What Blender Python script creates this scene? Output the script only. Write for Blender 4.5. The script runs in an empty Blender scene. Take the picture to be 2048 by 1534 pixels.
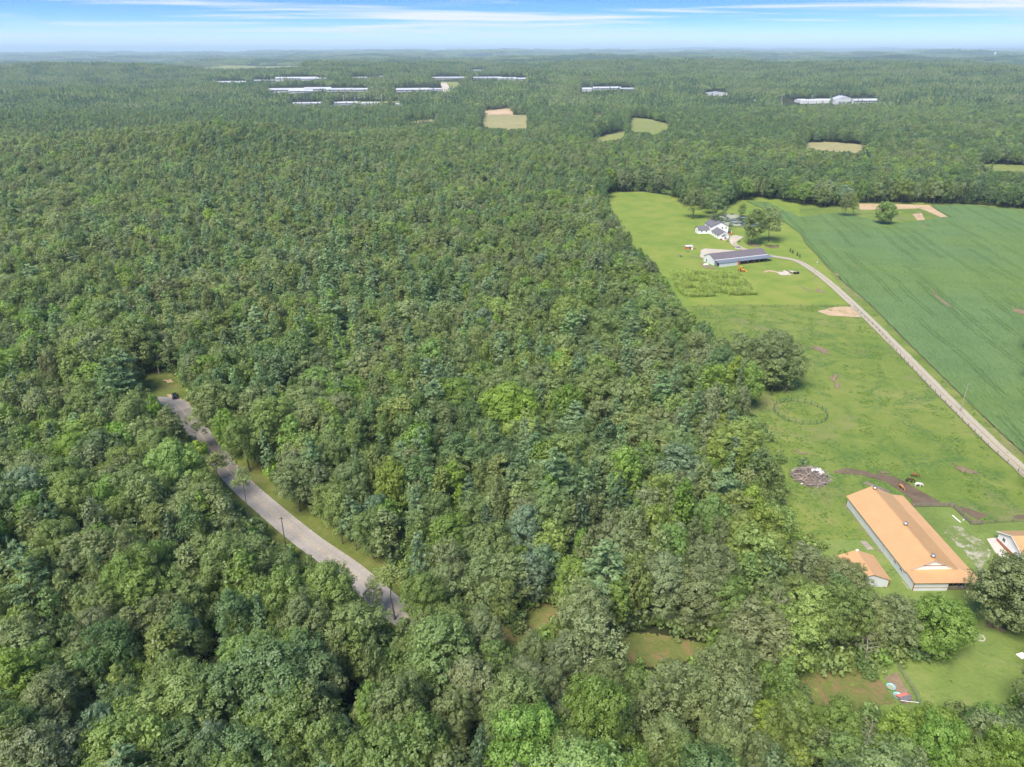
import bpy, math, random
import numpy as np
from mathutils import Vector, Matrix
from mathutils.geometry import tessellate_polygon

SC = bpy.context.scene
COL = SC.collection
RAD = math.radians

# ---------------------------------------------------------------- camera, sky, sun, exposure
CAM_H, PITCH, FPX = 115.0, RAD(25.0), 1422.0
cd = bpy.data.cameras.new('camera')
cam = bpy.data.objects.new('camera', cd)
COL.objects.link(cam)
cam.location = (0, 0, CAM_H)
cam.rotation_euler = (RAD(90) - PITCH, 0, 0)
cd.sensor_width = 36.0
cd.lens = FPX / 2048.0 * 36.0
cd.clip_start = 1.0
cd.clip_end = 90000.0
SC.camera = cam

SUN_ELEV, SUN_AZ = RAD(54), RAD(-146)      # azimuth from +Y clockwise: sun stands behind the camera to the left
world = bpy.data.worlds.new('World')
SC.world = world
world.use_nodes = True
wt = world.node_tree
wt.nodes.clear()


def wn(kind, **kw):
    n = wt.nodes.new(kind)
    for k, v in kw.items():
        setattr(n, k, v)
    return n


sky = wn('ShaderNodeTexSky', sky_type='NISHITA', sun_disc=False, sun_elevation=SUN_ELEV,
         sun_rotation=SUN_AZ, altitude=500, air_density=1.0, dust_density=0.3, ozone_density=2.0)
hsv = wn('ShaderNodeHueSaturation')
hsv.inputs['Hue'].default_value = 0.504
hsv.inputs['Saturation'].default_value = 1.35
hsv.inputs['Value'].default_value = 0.2
wg = wn('ShaderNodeTexCoord')
wsp = wn('ShaderNodeSeparateXYZ')
wt.links.new(wg.outputs['Generated'], wsp.inputs[0])
wup = wn('ShaderNodeMath', operation='MULTIPLY_ADD')          # clean air: the blue comes down close to the horizon
wup.inputs[1].default_value = 5.0
wup.inputs[2].default_value = 0.03
wt.links.new(wsp.outputs[2], wup.inputs[0])
wcb = wn('ShaderNodeCombineXYZ')
wt.links.new(wsp.outputs[0], wcb.inputs[0])
wt.links.new(wsp.outputs[1], wcb.inputs[1])
wt.links.new(wup.outputs[0], wcb.inputs[2])
wnm = wn('ShaderNodeVectorMath', operation='NORMALIZE')
wt.links.new(wcb.outputs[0], wnm.inputs[0])
wt.links.new(wnm.outputs[0], sky.inputs['Vector'])
wt.links.new(sky.outputs[0], hsv.inputs['Color'])
# high thin cirrus: the view direction met with a level sheet far above
geo = wn('ShaderNodeTexCoord')
sep = wn('ShaderNodeSeparateXYZ')
wt.links.new(geo.outputs['Generated'], sep.inputs[0])


def wmath(op, a, b=None, c=None):
    n = wn('ShaderNodeMath', operation=op)
    for i, v in enumerate((a, b, c)):
        if v is None:
            continue
        if isinstance(v, (int, float)):
            n.inputs[i].default_value = v
        else:
            wt.links.new(v, n.inputs[i])
    return n.outputs[0]


zc = wmath('ADD', wmath('MAXIMUM', sep.outputs[2], 0.0), 0.012)
cx = wmath('DIVIDE', sep.outputs[0], zc)
cy = wmath('DIVIDE', sep.outputs[1], zc)
comb = wn('ShaderNodeCombineXYZ')
wt.links.new(cx, comb.inputs[0])
wt.links.new(cy, comb.inputs[1])
def cloud_noise(scale, rot, loc, detail, rough, dist):
    mp = wn('ShaderNodeMapping')
    mp.inputs['Rotation'].default_value = (0, 0, rot)
    mp.inputs['Scale'].default_value = scale
    mp.inputs['Location'].default_value = loc
    wt.links.new(comb.outputs[0], mp.inputs[0])
    cn = wn('ShaderNodeTexNoise')
    cn.inputs['Scale'].default_value = 1.0
    cn.inputs['Detail'].default_value = detail
    cn.inputs['Roughness'].default_value = rough
    cn.inputs['Distortion'].default_value = dist
    wt.links.new(mp.outputs[0], cn.inputs['Vector'])
    return cn.outputs['Fac']


c_big = cloud_noise((.06, .1, 1), RAD(14), (4.3, 2.2, 0), 6, .55, 1.6)       # banks
c_fine = cloud_noise((.14, .34, 1), RAD(-9), (1.3, 7.7, 0), 8, .6, 1.3)      # drawn-out streaks
csum = wmath('MULTIPLY_ADD', c_fine, .5, wmath('MULTIPLY', c_big, .62))
cr = wn('ShaderNodeValToRGB')
cr.color_ramp.elements[0].position = 0.53
cr.color_ramp.elements[0].color = (0, 0, 0, 1)
cr.color_ramp.elements[1].position = 0.66
cr.color_ramp.elements[1].color = (1, 1, 1, 1)
wt.links.new(csum, cr.inputs[0])
hz = wn('ShaderNodeMapRange')               # the cloud sheet thickens towards the horizon
hz.inputs['From Min'].default_value = 0.0
hz.inputs['From Max'].default_value = 0.035
hz.inputs['To Min'].default_value = 0.72
hz.inputs['To Max'].default_value = 0.0
wt.links.new(sep.outputs[2], hz.inputs['Value'])
cm = wmath('MAXIMUM', cr.outputs[0], hz.outputs[0])
cm2 = wmath('MULTIPLY', cm, 0.92)
mixw = wn('ShaderNodeMix', data_type='RGBA')
wt.links.new(cm2, mixw.inputs['Factor'])
wt.links.new(hsv.outputs[0], mixw.inputs[6])
mixw.inputs[7].default_value = (.81, .815, .83, 1)
bg = wn('ShaderNodeBackground')
bg.inputs['Strength'].default_value = 0.15
wt.links.new(mixw.outputs[2], bg.inputs['Color'])
wo = wn('ShaderNodeOutputWorld')
wt.links.new(bg.outputs[0], wo.inputs['Surface'])

sl = bpy.data.lights.new('sun', 'SUN')
sl.energy = 1.0
sl.angle = RAD(28)
sl.color = (1.0, 0.92, 0.8)
sun = bpy.data.objects.new('sun', sl)
COL.objects.link(sun)
sdir = Vector((math.sin(SUN_AZ) * math.cos(SUN_ELEV), math.cos(SUN_AZ) * math.cos(SUN_ELEV), math.sin(SUN_ELEV)))
sun.rotation_euler = sdir.to_track_quat('Z', 'Y').to_euler()
sun.location = (0, 0, 300)

vs = SC.view_settings
vs.view_transform = 'Standard'
vs.look = 'None'
vs.gamma = 1.0
vs.use_curve_mapping = False
vs.exposure = 3.12
SC.render.engine = 'CYCLES'
cy_ = SC.cycles
cy_.max_bounces = 4
cy_.diffuse_bounces = 3
cy_.glossy_bounces = 2
cy_.transmission_bounces = 2
cy_.transparent_max_bounces = 8
cy_.volume_bounces = 0
cy_.caustics_reflective = False
cy_.caustics_refractive = False
cy_.use_denoising = True
cy_.denoiser = 'OPENIMAGEDENOISE'
cy_.denoising_input_passes = 'RGB_ALBEDO_NORMAL'
cy_.use_adaptive_sampling = True
cy_.adaptive_threshold = 0.015
SC.render.use_persistent_data = False

# ---------------------------------------------------------------- where a point of the land lies
SP, CP = math.sin(PITCH), math.cos(PITCH)


def G(px, py, z=0.0):
    """The point at height z on the line of sight of a photo pixel (2048 wide)."""
    u, v = (px - 1024) / FPX, (py - 767) / FPX
    t = (CAM_H - z) / (SP + v * CP)
    return Vector((u * t, t * (CP - v * SP), z))


def PR(x, y, z):
    dz = z - CAM_H
    zc_ = y * CP - dz * SP
    zs = np.where(np.asarray(zc_) < 1, 1, zc_)
    return 1024 + FPX * x / zs, 767 + FPX * (-y * SP - dz * CP) / zs, zc_


def sst(a, b, x):
    t = np.clip((np.asarray(x, float) - a) / (b - a), 0, 1)
    return t * t * (3 - 2 * t)


def wob(x, y, wl, s):
    k = 2 * math.pi / wl
    return (np.sin(k * (x * .93 + y * .37) + s) * np.cos(k * (y * .88 - x * .31) + 1.7 * s)
            + .5 * np.sin(k * 2.1 * (x * .5 - y * .9) + 2.3 * s) * np.cos(k * 1.9 * (x * .8 + y * .55) + s * 3.1))


BUMPS = [(-1300, 3300, 20, 1500, 230), (-1200, 4150, -22, 2200, 380), (300, 5600, 26, 3200, 330), (0, 6600, -16, 4000, 480), (1800, 8200, 26, 4200, 480), (0, 9400, -16, 5000, 600), (-1500, 11400, 22, 5500, 600),
         (-330, 860, 24, 210, 120), (-420, 1110, -24, 420, 130), (-1050, 1150, 14, 350, 220), (-900, 1650, -14, 500, 200), (-650, 2050, 14, 500, 200), (-1750, 3200, 26, 900, 420), (-2200, 4300, -16, 1500, 600), (1150, 3500, 24, 800, 600), (-600, 4300, 20, 1000, 500),
         (400, 6200, 16, 1500, 600), (5300, 9800, 42, 500, 600), (6700, 9900, 34, 900, 700), (3000, 7600, 24, 1800, 600),
         (-2600, 6800, 10, 1600, 500), (11000, 26000, 120, 5200, 2600), (17500, 25500, 140, 2600, 2500), (5500, 27000, 85, 3500, 2600),
         (-6000, 15500, 16, 3800, 1100), (1500, 17500, 30, 3000, 1200), (-900, 2900, 8, 600, 300)]


def land(x, y):
    """Height of the ground: level round the farms, rolling and rising towards the horizon."""
    x, y = np.asarray(x, float), np.asarray(y, float)
    d = np.sqrt(x * x + y * y)
    h = 38 * sst(1400, 2700, y) * (0.08 + 0.92 * sst(-.44, -.2, x / np.maximum(y, 300)))
    h = h + 34 * sst(6500, 13000, y) + 30 * sst(11500, 17500, y)
    h = h + wob(x, y, 1500, .7) * 11 * sst(1700, 3300, d) + wob(x, y, 3900, 2.1) * 24 * sst(3500, 7000, d) + wob(x, y, 900, 4.4) * 5 * sst(2500, 5000, d)
    h = h + wob(x * .5, y * 1.6, 4200, 5.2) * 17 * sst(6000, 11000, d)
    for bx, by, bh, sx, sy in BUMPS:
        h = h + bh * np.exp(-((x - bx) / sx) ** 2 - ((y - by) / sy) ** 2)
    flat = sst(560, 800, y) * (1 - (1 - sst(1400, 1750, y)) * sst(-330, -120, x))
    return h * np.where(y > 0, flat, 0)


def hit(px, py):
    u, v = (px - 1024) / FPX, (py - 767) / FPX
    t = np.geomspace(60, 30000, 6000)
    x, y, z = u * t, t * (CP - v * SP), CAM_H - t * (SP + v * CP)
    below = np.nonzero(z < land(x, y))[0]
    i = below[0] if len(below) else len(t) - 1
    return float(x[i]), float(y[i]), float(land(x[i], y[i]))


def inpoly(px, py, poly):
    px, py = np.asarray(px, float), np.asarray(py, float)
    r = np.zeros(px.shape, bool)
    n = len(poly)
    for i in range(n):
        x0, y0 = poly[i]
        x1, y1 = poly[(i + 1) % n]
        if y0 == y1:
            continue
        c = (py > min(y0, y1)) & (py <= max(y0, y1))
        r ^= c & (px < (x1 - x0) * (py - y0) / (y1 - y0) + x0)
    return r


# ---------------------------------------------------------------- materials
def lin(r, g, b):
    f = lambda c: (c / 255 / 12.92) if c <= 10 else ((c / 255 + .055) / 1.055) ** 2.4
    return (f(r), f(g), f(b), 1)


class NT:
    def __init__(s, name):
        s.m = bpy.data.materials.new(name)
        s.m.use_nodes = True
        s.t = s.m.node_tree
        s.t.nodes.clear()
        s.out = s.n('ShaderNodeOutputMaterial')

    def n(s, kind, **kw):
        nd = s.t.nodes.new(kind)
        for k, v in kw.items():
            setattr(nd, k, v)
        return nd

    def l(s, a, b):
        s.t.links.new(a, b)

    def pos(s):
        return s.n('ShaderNodeNewGeometry').outputs['Position']

    def obj(s):
        return s.n('ShaderNodeTexCoord').outputs['Object']

    def noise(s, vec, scale, detail=4, rough=.55, stretch=None, rot=0, dist=0):
        mpn = s.n('ShaderNodeMapping')
        mpn.inputs['Scale'].default_value = stretch or (1, 1, 1)
        mpn.inputs['Rotation'].default_value = (0, 0, rot)
        s.l(vec, mpn.inputs[0])
        nn = s.n('ShaderNodeTexNoise')
        nn.inputs['Scale'].default_value = scale
        nn.inputs['Detail'].default_value = detail
        nn.inputs['Roughness'].default_value = rough
        nn.inputs['Distortion'].default_value = dist
        s.l(mpn.outputs[0], nn.inputs['Vector'])
        return nn.outputs['Fac']

    def ramp(s, fac, stops):
        r = s.n('ShaderNodeValToRGB')
        e = r.color_ramp.elements
        while len(e) < len(stops):
            e.new(.5)
        for i, (p, c) in enumerate(stops):
            e[i].position = p
            e[i].color = c if len(c) == 4 else (*c, 1)
        s.l(fac, r.inputs[0])
        return r.outputs[0]

    def mix(s, fac, a, b, mode='MIX'):
        m = s.n('ShaderNodeMix', data_type='RGBA', blend_type=mode)
        for inp, v in ((m.inputs['Factor'], fac), (m.inputs[6], a), (m.inputs[7], b)):
            if isinstance(v, (int, float)):
                inp.default_value = v
            elif isinstance(v, tuple):
                inp.default_value = v if len(v) == 4 else (*v, 1)
            else:
                s.l(v, inp)
        return m.outputs[2]

    def math(s, op, a, b=0.0, c=None):
        n = s.n('ShaderNodeMath', operation=op)
        for i, v in enumerate((a, b, c)):
            if v is None:
                continue
            if isinstance(v, (int, float)):
                n.inputs[i].default_value = v
            else:
                s.l(v, n.inputs[i])
        return n.outputs[0]

    def fin(s, col, rough=.8, metal=0, bump=None, bd=.1, bs=.6, spec=.3):
        p = s.n('ShaderNodeBsdfPrincipled')
        if isinstance(col, tuple):
            p.inputs['Base Color'].default_value = col if len(col) == 4 else (*col, 1)
        else:
            s.l(col, p.inputs['Base Color'])
        p.inputs['Roughness'].default_value = rough
        p.inputs['Metallic'].default_value = metal
        p.inputs['Specular IOR Level'].default_value = spec
        if bump is not None:
            b = s.n('ShaderNodeBump')
            b.inputs['Strength'].default_value = bs
            b.inputs['Distance'].default_value = bd
            s.l(bump, b.inputs['Height'])
            s.l(b.outputs[0], p.inputs['Normal'])
        s.l(p.outputs[0], s.out.inputs['Surface'])
        return s.m


def simple(name, rgb, rough=.7, metal=0, var=.25, scale=1.5, spec=.3):
    k = NT(name)
    f = k.noise(k.obj(), scale, 5)
    c = tuple(rgb[:3])
    d = tuple(max(0, v * (1 - var)) for v in c)
    e = tuple(min(1, v * (1 + var * .6)) for v in c)
    return k.fin(k.ramp(f, [(.3, d), (.7, e)]), rough, metal, spec=spec)


def leafmat(name, rgb, yellow=.25, jit=.22, own=False):
    k = NT(name)
    at = k.n('ShaderNodeAttribute', attribute_name='tint')
    oi = k.n('ShaderNodeObjectInfo')
    c = Vector(rgb)
    lo = c * .86
    hi = Vector((c.x * 1.16 + .008 * yellow, c.y * 1.13, c.z * 1.08))
    if own:                                                    # the colour set on the tree itself
        v = k.math('MULTIPLY_ADD', at.outputs['Fac'], .3, .86)
        cv = k.n('ShaderNodeCombineXYZ')
        k.l(k.math('MULTIPLY_ADD', at.outputs['Fac'], .36, .85), cv.inputs[0])
        k.l(v, cv.inputs[1])
        k.l(k.math('MULTIPLY_ADD', at.outputs['Fac'], .2, .9), cv.inputs[2])
        base = k.mix(1.0, oi.outputs['Color'], cv.outputs[0], 'MULTIPLY')
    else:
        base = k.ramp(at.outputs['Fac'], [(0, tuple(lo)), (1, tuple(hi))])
    h = k.n('ShaderNodeHueSaturation')
    k.l(base, h.inputs['Color'])
    k.l(k.math('MULTIPLY_ADD', oi.outputs['Random'], .022, .488), h.inputs['Hue'])
    r2 = k.math('FRACT', k.math('MULTIPLY', oi.outputs['Random'], 17.31))
    k.l(k.math('MULTIPLY_ADD', r2, 2 * jit, 1 - jit), h.inputs['Value'])
    r3 = k.math('FRACT', k.math('MULTIPLY', oi.outputs['Random'], 41.7))
    k.l(k.math('MULTIPLY_ADD', r3, .22, .92), h.inputs['Saturation'])
    df = k.n('ShaderNodeBsdfDiffuse')
    tr = k.n('ShaderNodeBsdfTranslucent')
    gl = k.n('ShaderNodeBsdfGlossy')
    gl.inputs['Roughness'].default_value = .45
    gl.inputs['Color'].default_value = (.8, .85, .8, 1)
    k.l(h.outputs[0], df.inputs['Color'])
    k.l(k.mix(1.0, h.outputs[0], (.95, 1.0, .6), 'MULTIPLY'), tr.inputs['Color'])
    m1 = k.n('ShaderNodeAddShader')                       # a leaf throws back and lets through about as much light
    k.l(df.outputs[0], m1.inputs[0])
    k.l(tr.outputs[0], m1.inputs[1])
    m2 = k.n('ShaderNodeMixShader')
    m2.inputs[0].default_value = .02
    k.l(m1.outputs[0], m2.inputs[1])
    k.l(gl.outputs[0], m2.inputs[2])
    k.l(m2.outputs[0], k.out.inputs['Surface'])
    return k.m


def ground_mat(name, stops, soft=False, big=.02, mid=.12, fine=1.1, bd=.25, patch=None, patch_at=(.58, .68), weed=None, weed_at=(.56, .64)):
    k = NT(name)
    p = k.pos()
    a = k.noise(p, big, 4, .6)
    b = k.noise(p, mid, 6, .65, dist=.4)
    f = k.noise(p, fine, 5, .7)
    v = k.math('MULTIPLY_ADD', b, .55, k.math('MULTIPLY_ADD', f, .3, k.math('MULTIPLY', a, .45)))
    col = k.ramp(k.math('MULTIPLY_ADD', v, 2.5, -1.12), stops)
    if weed:
        wn_ = k.noise(p, .07, 8, .72, dist=.9)
        w = k.ramp(wn_, [(weed_at[0], (0, 0, 0)), (weed_at[1], (1, 1, 1))])
        w2 = k.ramp(k.noise(p, .9, 4, .7), [(.4, (0, 0, 0)), (.58, (1, 1, 1))])
        col = k.mix(k.math('MULTIPLY', w, w2), col, weed)
    if patch:
        pn = k.noise(p, .035, 7, .68, dist=.6)
        col = k.mix(k.ramp(pn, [(patch_at[0], (0, 0, 0)), (patch_at[1], (.8, .8, .8))]), col, patch)
    k.fin(col, .95, bump=k.math('ADD', f, k.math('MULTIPLY', b, 2.0)), bd=bd, bs=.8, spec=.1)
    if soft:                                                   # grass creeps in raggedly from the rim
        at = k.n('ShaderNodeAttribute', attribute_name='inset')
        rag = k.math('MULTIPLY_ADD', k.noise(p, .55, 6, .7), 1.5, k.math('MULTIPLY', f, .5))
        show = k.ramp(k.math('ADD', k.math('MULTIPLY', at.outputs['Fac'], 1.1), k.math('SUBTRACT', rag, .98)), [(.44, (0, 0, 0)), (.56, (1, 1, 1))])
        sh_ = k.out.inputs['Surface'].links[0].from_socket
        tp = k.n('ShaderNodeBsdfTransparent')
        mx = k.n('ShaderNodeMixShader')
        k.l(show, mx.inputs[0])
        k.l(tp.outputs[0], mx.inputs[1])
        k.l(sh_, mx.inputs[2])
        k.l(mx.outputs[0], k.out.inputs['Surface'])
    return k.m


M = {}
M['floor'] = ground_mat('forest_floor', [(0, (.018, .022, .01)), (.5, (.03, .038, .014)), (1, (.06, .055, .025))], big=.004, mid=.05, fine=.8)
M['pasture'] = ground_mat('pasture_grass', [(0, (.075, .125, .026)), (.3, (.11, .162, .032)), (.6, (.15, .19, .042)), (.85, (.19, .205, .062)), (1, (.21, .2, .085))],
                          weed=(.062, .118, .03), weed_at=(.5, .58), patch=(.19, .175, .085), patch_at=(.55, .7))
M['lawn'] = ground_mat('mown_lawn', [(0, (.1, .16, .03)), (.35, (.138, .198, .036)), (.65, (.178, .22, .042)), (1, (.215, .22, .065))], big=.02, mid=.08,
                       patch=(.24, .22, .09), patch_at=(.62, .8))
M['yard'] = ground_mat('yard_grass', [(0, (0.095, 0.136, 0.037)), (.5, (0.140, 0.195, 0.048)), (1, (0.212, 0.230, 0.079))], weed=(0.069, 0.129, 0.032), patch=(0.261, 0.181, 0.117), patch_at=(.66, .78))
M['verge'] = ground_mat('verge_grass', [(0, (0.060, 0.092, 0.025)), (.5, (0.109, 0.133, 0.031)), (1, (0.169, 0.162, 0.057))], mid=.3, patch=(0.184, 0.142, 0.080), patch_at=(.63, .75))
M['cutover'] = ground_mat('cutover_ground', [(0, (.07, .1, .025)), (.45, (.12, .14, .04)), (.75, (.2, .13, .07)), (1, (.27, .18, .11))], mid=.25)
M['soft_cutover'] = ground_mat('ragged_cutover_ground', [(0, (.07, .1, .025)), (.45, (.12, .14, .04)), (.75, (.2, .13, .07)), (1, (.27, .18, .11))], mid=.25, soft=True)
M['hay'] = ground_mat('hay_field', [(0, (0.165, 0.165, 0.069)), (.5, (0.247, 0.232, 0.106)), (1, (0.330, 0.278, 0.150))], big=.008)
M['meadow'] = ground_mat('meadow_grass', [(0, (0.109, 0.146, 0.046)), (.5, (0.182, 0.205, 0.062)), (1, (0.265, 0.250, 0.115))], big=.008)
M['soil'] = ground_mat('bare_soil', [(0, (.15, .11, .07)), (.5, (.2, .15, .1)), (1, (.27, .2, .13))], mid=.3)
M['soft_soil'] = ground_mat('ragged_bare_soil', [(0, (.15, .11, .07)), (.5, (.2, .15, .1)), (1, (.27, .2, .13))], mid=.3, soft=True)
M['mud'] = ground_mat('trodden_mud', [(0, (.095, .068, .046)), (.5, (.14, .102, .07)), (1, (.2, .15, .1))], mid=.3)
M['soft_mud'] = ground_mat('ragged_trodden_mud', [(0, (.095, .068, .046)), (.5, (.14, .102, .07)), (1, (.2, .15, .1))], mid=.3, soft=True)
M['sand'] = ground_mat('sandy_ground', [(0, (.25, .2, .1)), (.5, (.4, .29, .18)), (1, (.5, .38, .26))], mid=.25)
M['soft_sand'] = ground_mat('ragged_sandy_ground', [(0, (.25, .2, .1)), (.5, (.4, .29, .18)), (1, (.5, .38, .26))], mid=.25, soft=True)
M['gravel'] = ground_mat('gravel', [(0, (.3, .26, .2)), (.5, (.42, .37, .3)), (1, (.55, .5, .42))], mid=.4, fine=3)
M['soft_gravel'] = ground_mat('ragged_gravel', [(0, (.3, .26, .2)), (.5, (.42, .37, .3)), (1, (.55, .5, .42))], mid=.4, fine=3, soft=True)
M['thin_gravel'] = ground_mat('thin_gravel_yard', [(0, (.1, .15, .04)), (.42, (.15, .19, .06)), (.6, (.36, .33, .26)), (1, (.55, .51, .44))], mid=.35, fine=2)
M['soft_thin_gravel'] = ground_mat('ragged_thin_gravel_yard', [(0, (.1, .15, .04)), (.42, (.15, .19, .06)), (.6, (.36, .33, .26)), (1, (.55, .51, .44))], mid=.35, fine=2, soft=True)
M['concrete'] = simple('concrete', (.46, .42, .37), .9, var=.15, scale=.6)
M['pondwater'] = None


def road_mat(name='worn_asphalt', f=1.0):
    k = NT(name)
    p = k.pos()
    a = k.noise(p, .05, 5, .6)
    b = k.noise(p, 1.5, 5, .7)
    v = k.math('MULTIPLY_ADD', b, .5, k.math('MULTIPLY', a, .5))
    c = k.ramp(v, [(.35, (.222 * f, .2 * f, .178 * f)), (.5, (.28 * f, .255 * f, .23 * f)), (.68, (.34 * f, .312 * f, .282 * f))])
    uvn = k.n('ShaderNodeUVMap', uv_map='road')
    sp = k.n('ShaderNodeSeparateXYZ')
    k.l(uvn.outputs[0], sp.inputs[0])
    w = k.math('ABSOLUTE', k.math('SUBTRACT', k.math('ABSOLUTE', k.math('SUBTRACT', sp.outputs[0], .5)), .235))
    wear = k.ramp(w, [(0, (1, 1, 1)), (.1, (0, 0, 0))])                # two wheel paths a lane, polished darker
    c = k.mix(k.math('MULTIPLY', wear, .3), c, (.2 * f, .183 * f, .163 * f))
    return k.fin(c, .85, bump=b, bd=.02, spec=.25)


def drive_mat():
    k = NT('farm_track')
    p = k.pos()
    uvn = k.n('ShaderNodeUVMap', uv_map='road')
    sp = k.n('ShaderNodeSeparateXYZ')
    k.l(uvn.outputs[0], sp.inputs[0])
    mid = k.math('ABSOLUTE', k.math('SUBTRACT', sp.outputs[0], .5))
    n1 = k.noise(p, .5, 6, .7)
    g = k.math('MULTIPLY_ADD', n1, .22, mid)
    f = k.ramp(g, [(.13, (1, 1, 1)), (.2, (0, 0, 0))])
    n2 = k.noise(p, 2.5, 5, .7)
    grav = k.ramp(n2, [(.3, (.27, .23, .175)), (.7, (.4, .355, .285))])
    c = k.mix(k.math('MULTIPLY', f, .75), grav, (.2, .2, .08))
    e = k.ramp(k.math('MULTIPLY_ADD', n1, .2, mid), [(.5, (0, 0, 0)), (.58, (1, 1, 1))])
    c = k.mix(e, c, (.16, .2, .06))
    return k.fin(c, .95, bump=n2, bd=.04)


M['road'] = road_mat()
M['road_new'] = road_mat('darker_asphalt', .62)
M['drive'] = drive_mat()
M['yellow'] = simple('yellow_road_paint', (.4, .31, .17), .8, var=.45, scale=.8)
M['white_line'] = simple('white_road_paint', (.36, .34, .31), .8, var=.4)


def roof_metal(name, rgb, rough=.38):
    k = NT(name)
    o = k.obj()
    sp = k.n('ShaderNodeSeparateXYZ')
    k.l(o, sp.inputs[0])
    rib = k.math('ABSOLUTE', k.math('SUBTRACT', k.math('FRACT', k.math('MULTIPLY', sp.outputs[1], 1 / .92)), .5))
    rb = k.ramp(rib, [(.42, (0, 0, 0)), (.5, (1, 1, 1))])
    n = k.noise(o, .35, 6, .65)
    c = Vector(rgb)
    col = k.ramp(n, [(.3, tuple(c * .92)), (.7, tuple(c * 1.06))])
    col = k.mix(k.math('MULTIPLY', rb, .12), col, tuple(c * .7))
    return k.fin(col, rough, bump=rb, bd=.03, bs=.5, spec=.5)


def siding(name, rgb, sp_=.3, vert=True):
    k = NT(name)
    o = k.obj()
    s = k.n('ShaderNodeSeparateXYZ')
    k.l(o, s.inputs[0])
    ax = k.math('ADD', s.outputs[0], s.outputs[1]) if vert else s.outputs[2]
    rib = k.math('ABSOLUTE', k.math('SUBTRACT', k.math('FRACT', k.math('MULTIPLY', ax, 1 / sp_)), .5))
    rb = k.ramp(rib, [(.4, (0, 0, 0)), (.5, (1, 1, 1))])
    n = k.noise(o, .5, 6, .65)
    c = Vector(rgb)
    col = k.ramp(n, [(.3, tuple(c * .9)), (.7, tuple(c * 1.03))])
    return k.fin(col, .55, bump=rb, bd=.03, bs=.6, spec=.4)


M['orange_roof'] = roof_metal('copper_orange_metal_roof', (.465, .275, .127))
M['grey_siding'] = siding('pale_grey_metal_siding', (.55, .58, .6))
M['white_siding'] = siding('white_lap_siding', (.78, .78, .78), .2, False)
M['dark_roof'] = roof_metal('dark_brown_metal_roof', (.13, .11, .115), .5)
M['slate_roof'] = roof_metal('slate_metal_roof', (.13, .15, .175), .5)
M['grey_shingle'] = simple('grey_shingle', (.13, .125, .14), .9, var=.3, scale=2)
M['pale_roof'] = simple('pale_metal_roof', (.43, .44, .46), .4, var=.12, scale=.05, spec=.5)
M['pale_wall'] = simple('pale_metal_wall', (.5, .51, .52), .6, var=.12, scale=.1)
M['trim'] = simple('brown_trim', (.28, .12, .06), .6)
M['white'] = simple('white_paint', (.78, .78, .76), .6, var=.1)
M['brick'] = simple('red_brick_band', (.36, .13, .06), .9, var=.35, scale=3)
M['glass'] = simple('dark_window_glass', (.03, .035, .045), .12, var=.2, spec=.6)
M['wood'] = simple('weathered_wood', (.2, .165, .135), .9, var=.35, scale=2)
M['post'] = simple('old_post_wood', (.13, .1, .085), .9, var=.3, scale=2)
M['deadwood'] = simple('bleached_dead_wood', (.33, .28, .24), .9, var=.4, scale=1.2)
M['bark'] = simple('bark', (.11, .09, .075), .95, var=.4, scale=1.5)
M['palebark'] = simple('pale_bark', (.24, .21, .18), .95, var=.35, scale=1.5)
M['steel'] = simple('galvanised_steel', (.6, .61, .62), .3, .85, var=.1)
M['wire'] = simple('thin_wire', (.1, .1, .09), .5, .3, var=.1)
M['greenpipe'] = simple('green_pipe', (.05, .11, .085), .6, var=.2)
M['blackpaint'] = simple('black_car_paint', (.012, .012, .014), .22, var=.1, spec=.6)
M['black'] = simple('black_rubber', (.015, .015, .015), .8, var=.2)
M['yellowpaint'] = simple('machine_yellow', (.62, .3, .03), .5, var=.2)
M['orangeboard'] = simple('orange_boards', (.5, .16, .05), .8, var=.3)
M['bluepool'] = simple('light_blue_plastic', (.2, .5, .72), .4, var=.12)
M['bluewrap'] = simple('royal_blue_plastic', (.06, .1, .38), .5, var=.15)
M['redplastic'] = simple('red_plastic', (.45, .08, .06), .5, var=.15)
M['coral'] = simple('coral_board', (.66, .2, .16), .7, var=.15)
M['greenplastic'] = simple('green_plastic', (.06, .28, .14), .5, var=.15)
M['stone'] = simple('pale_stone', (.45, .42, .37), .9, var=.3, scale=3)
M['bay'] = simple('bay_horse_coat', (.2, .085, .035), .7, var=.2)
M['dark_bay'] = simple('dark_brown_horse_coat', (.05, .024, .015), .6, var=.25)
M['tan_horse'] = simple('tan_horse_coat', (.4, .19, .075), .7, var=.2)


def dapple():
    k = NT('white_horse_coat_with_grey_spots')
    n = k.noise(k.obj(), 3.2, 4, .6)
    return k.fin(k.ramp(n, [(.36, (.22, .2, .19)), (.44, (.7, .67, .62)), (1, (.78, .75, .7))]), .7)


M['spotted'] = dapple()
kw = NT('pond_surface')
pw = kw.pos()
alg = kw.ramp(kw.noise(pw, .09, 6, .65, dist=.6), [(.46, (0, 0, 0)), (.56, (1, 1, 1))])
b1 = kw.n('ShaderNodeBsdfPrincipled')
kw.l(kw.mix(kw.math('MULTIPLY', alg, .9), (.03, .045, .045), (.3, .31, .2)), b1.inputs['Base Color'])
kw.l(kw.math('MULTIPLY_ADD', alg, .7, .06), b1.inputs['Roughness'])
b1.inputs['Specular IOR Level'].default_value = .6
kw.l(b1.outputs[0], kw.out.inputs['Surface'])
M['pondwater'] = kw.m


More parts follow.
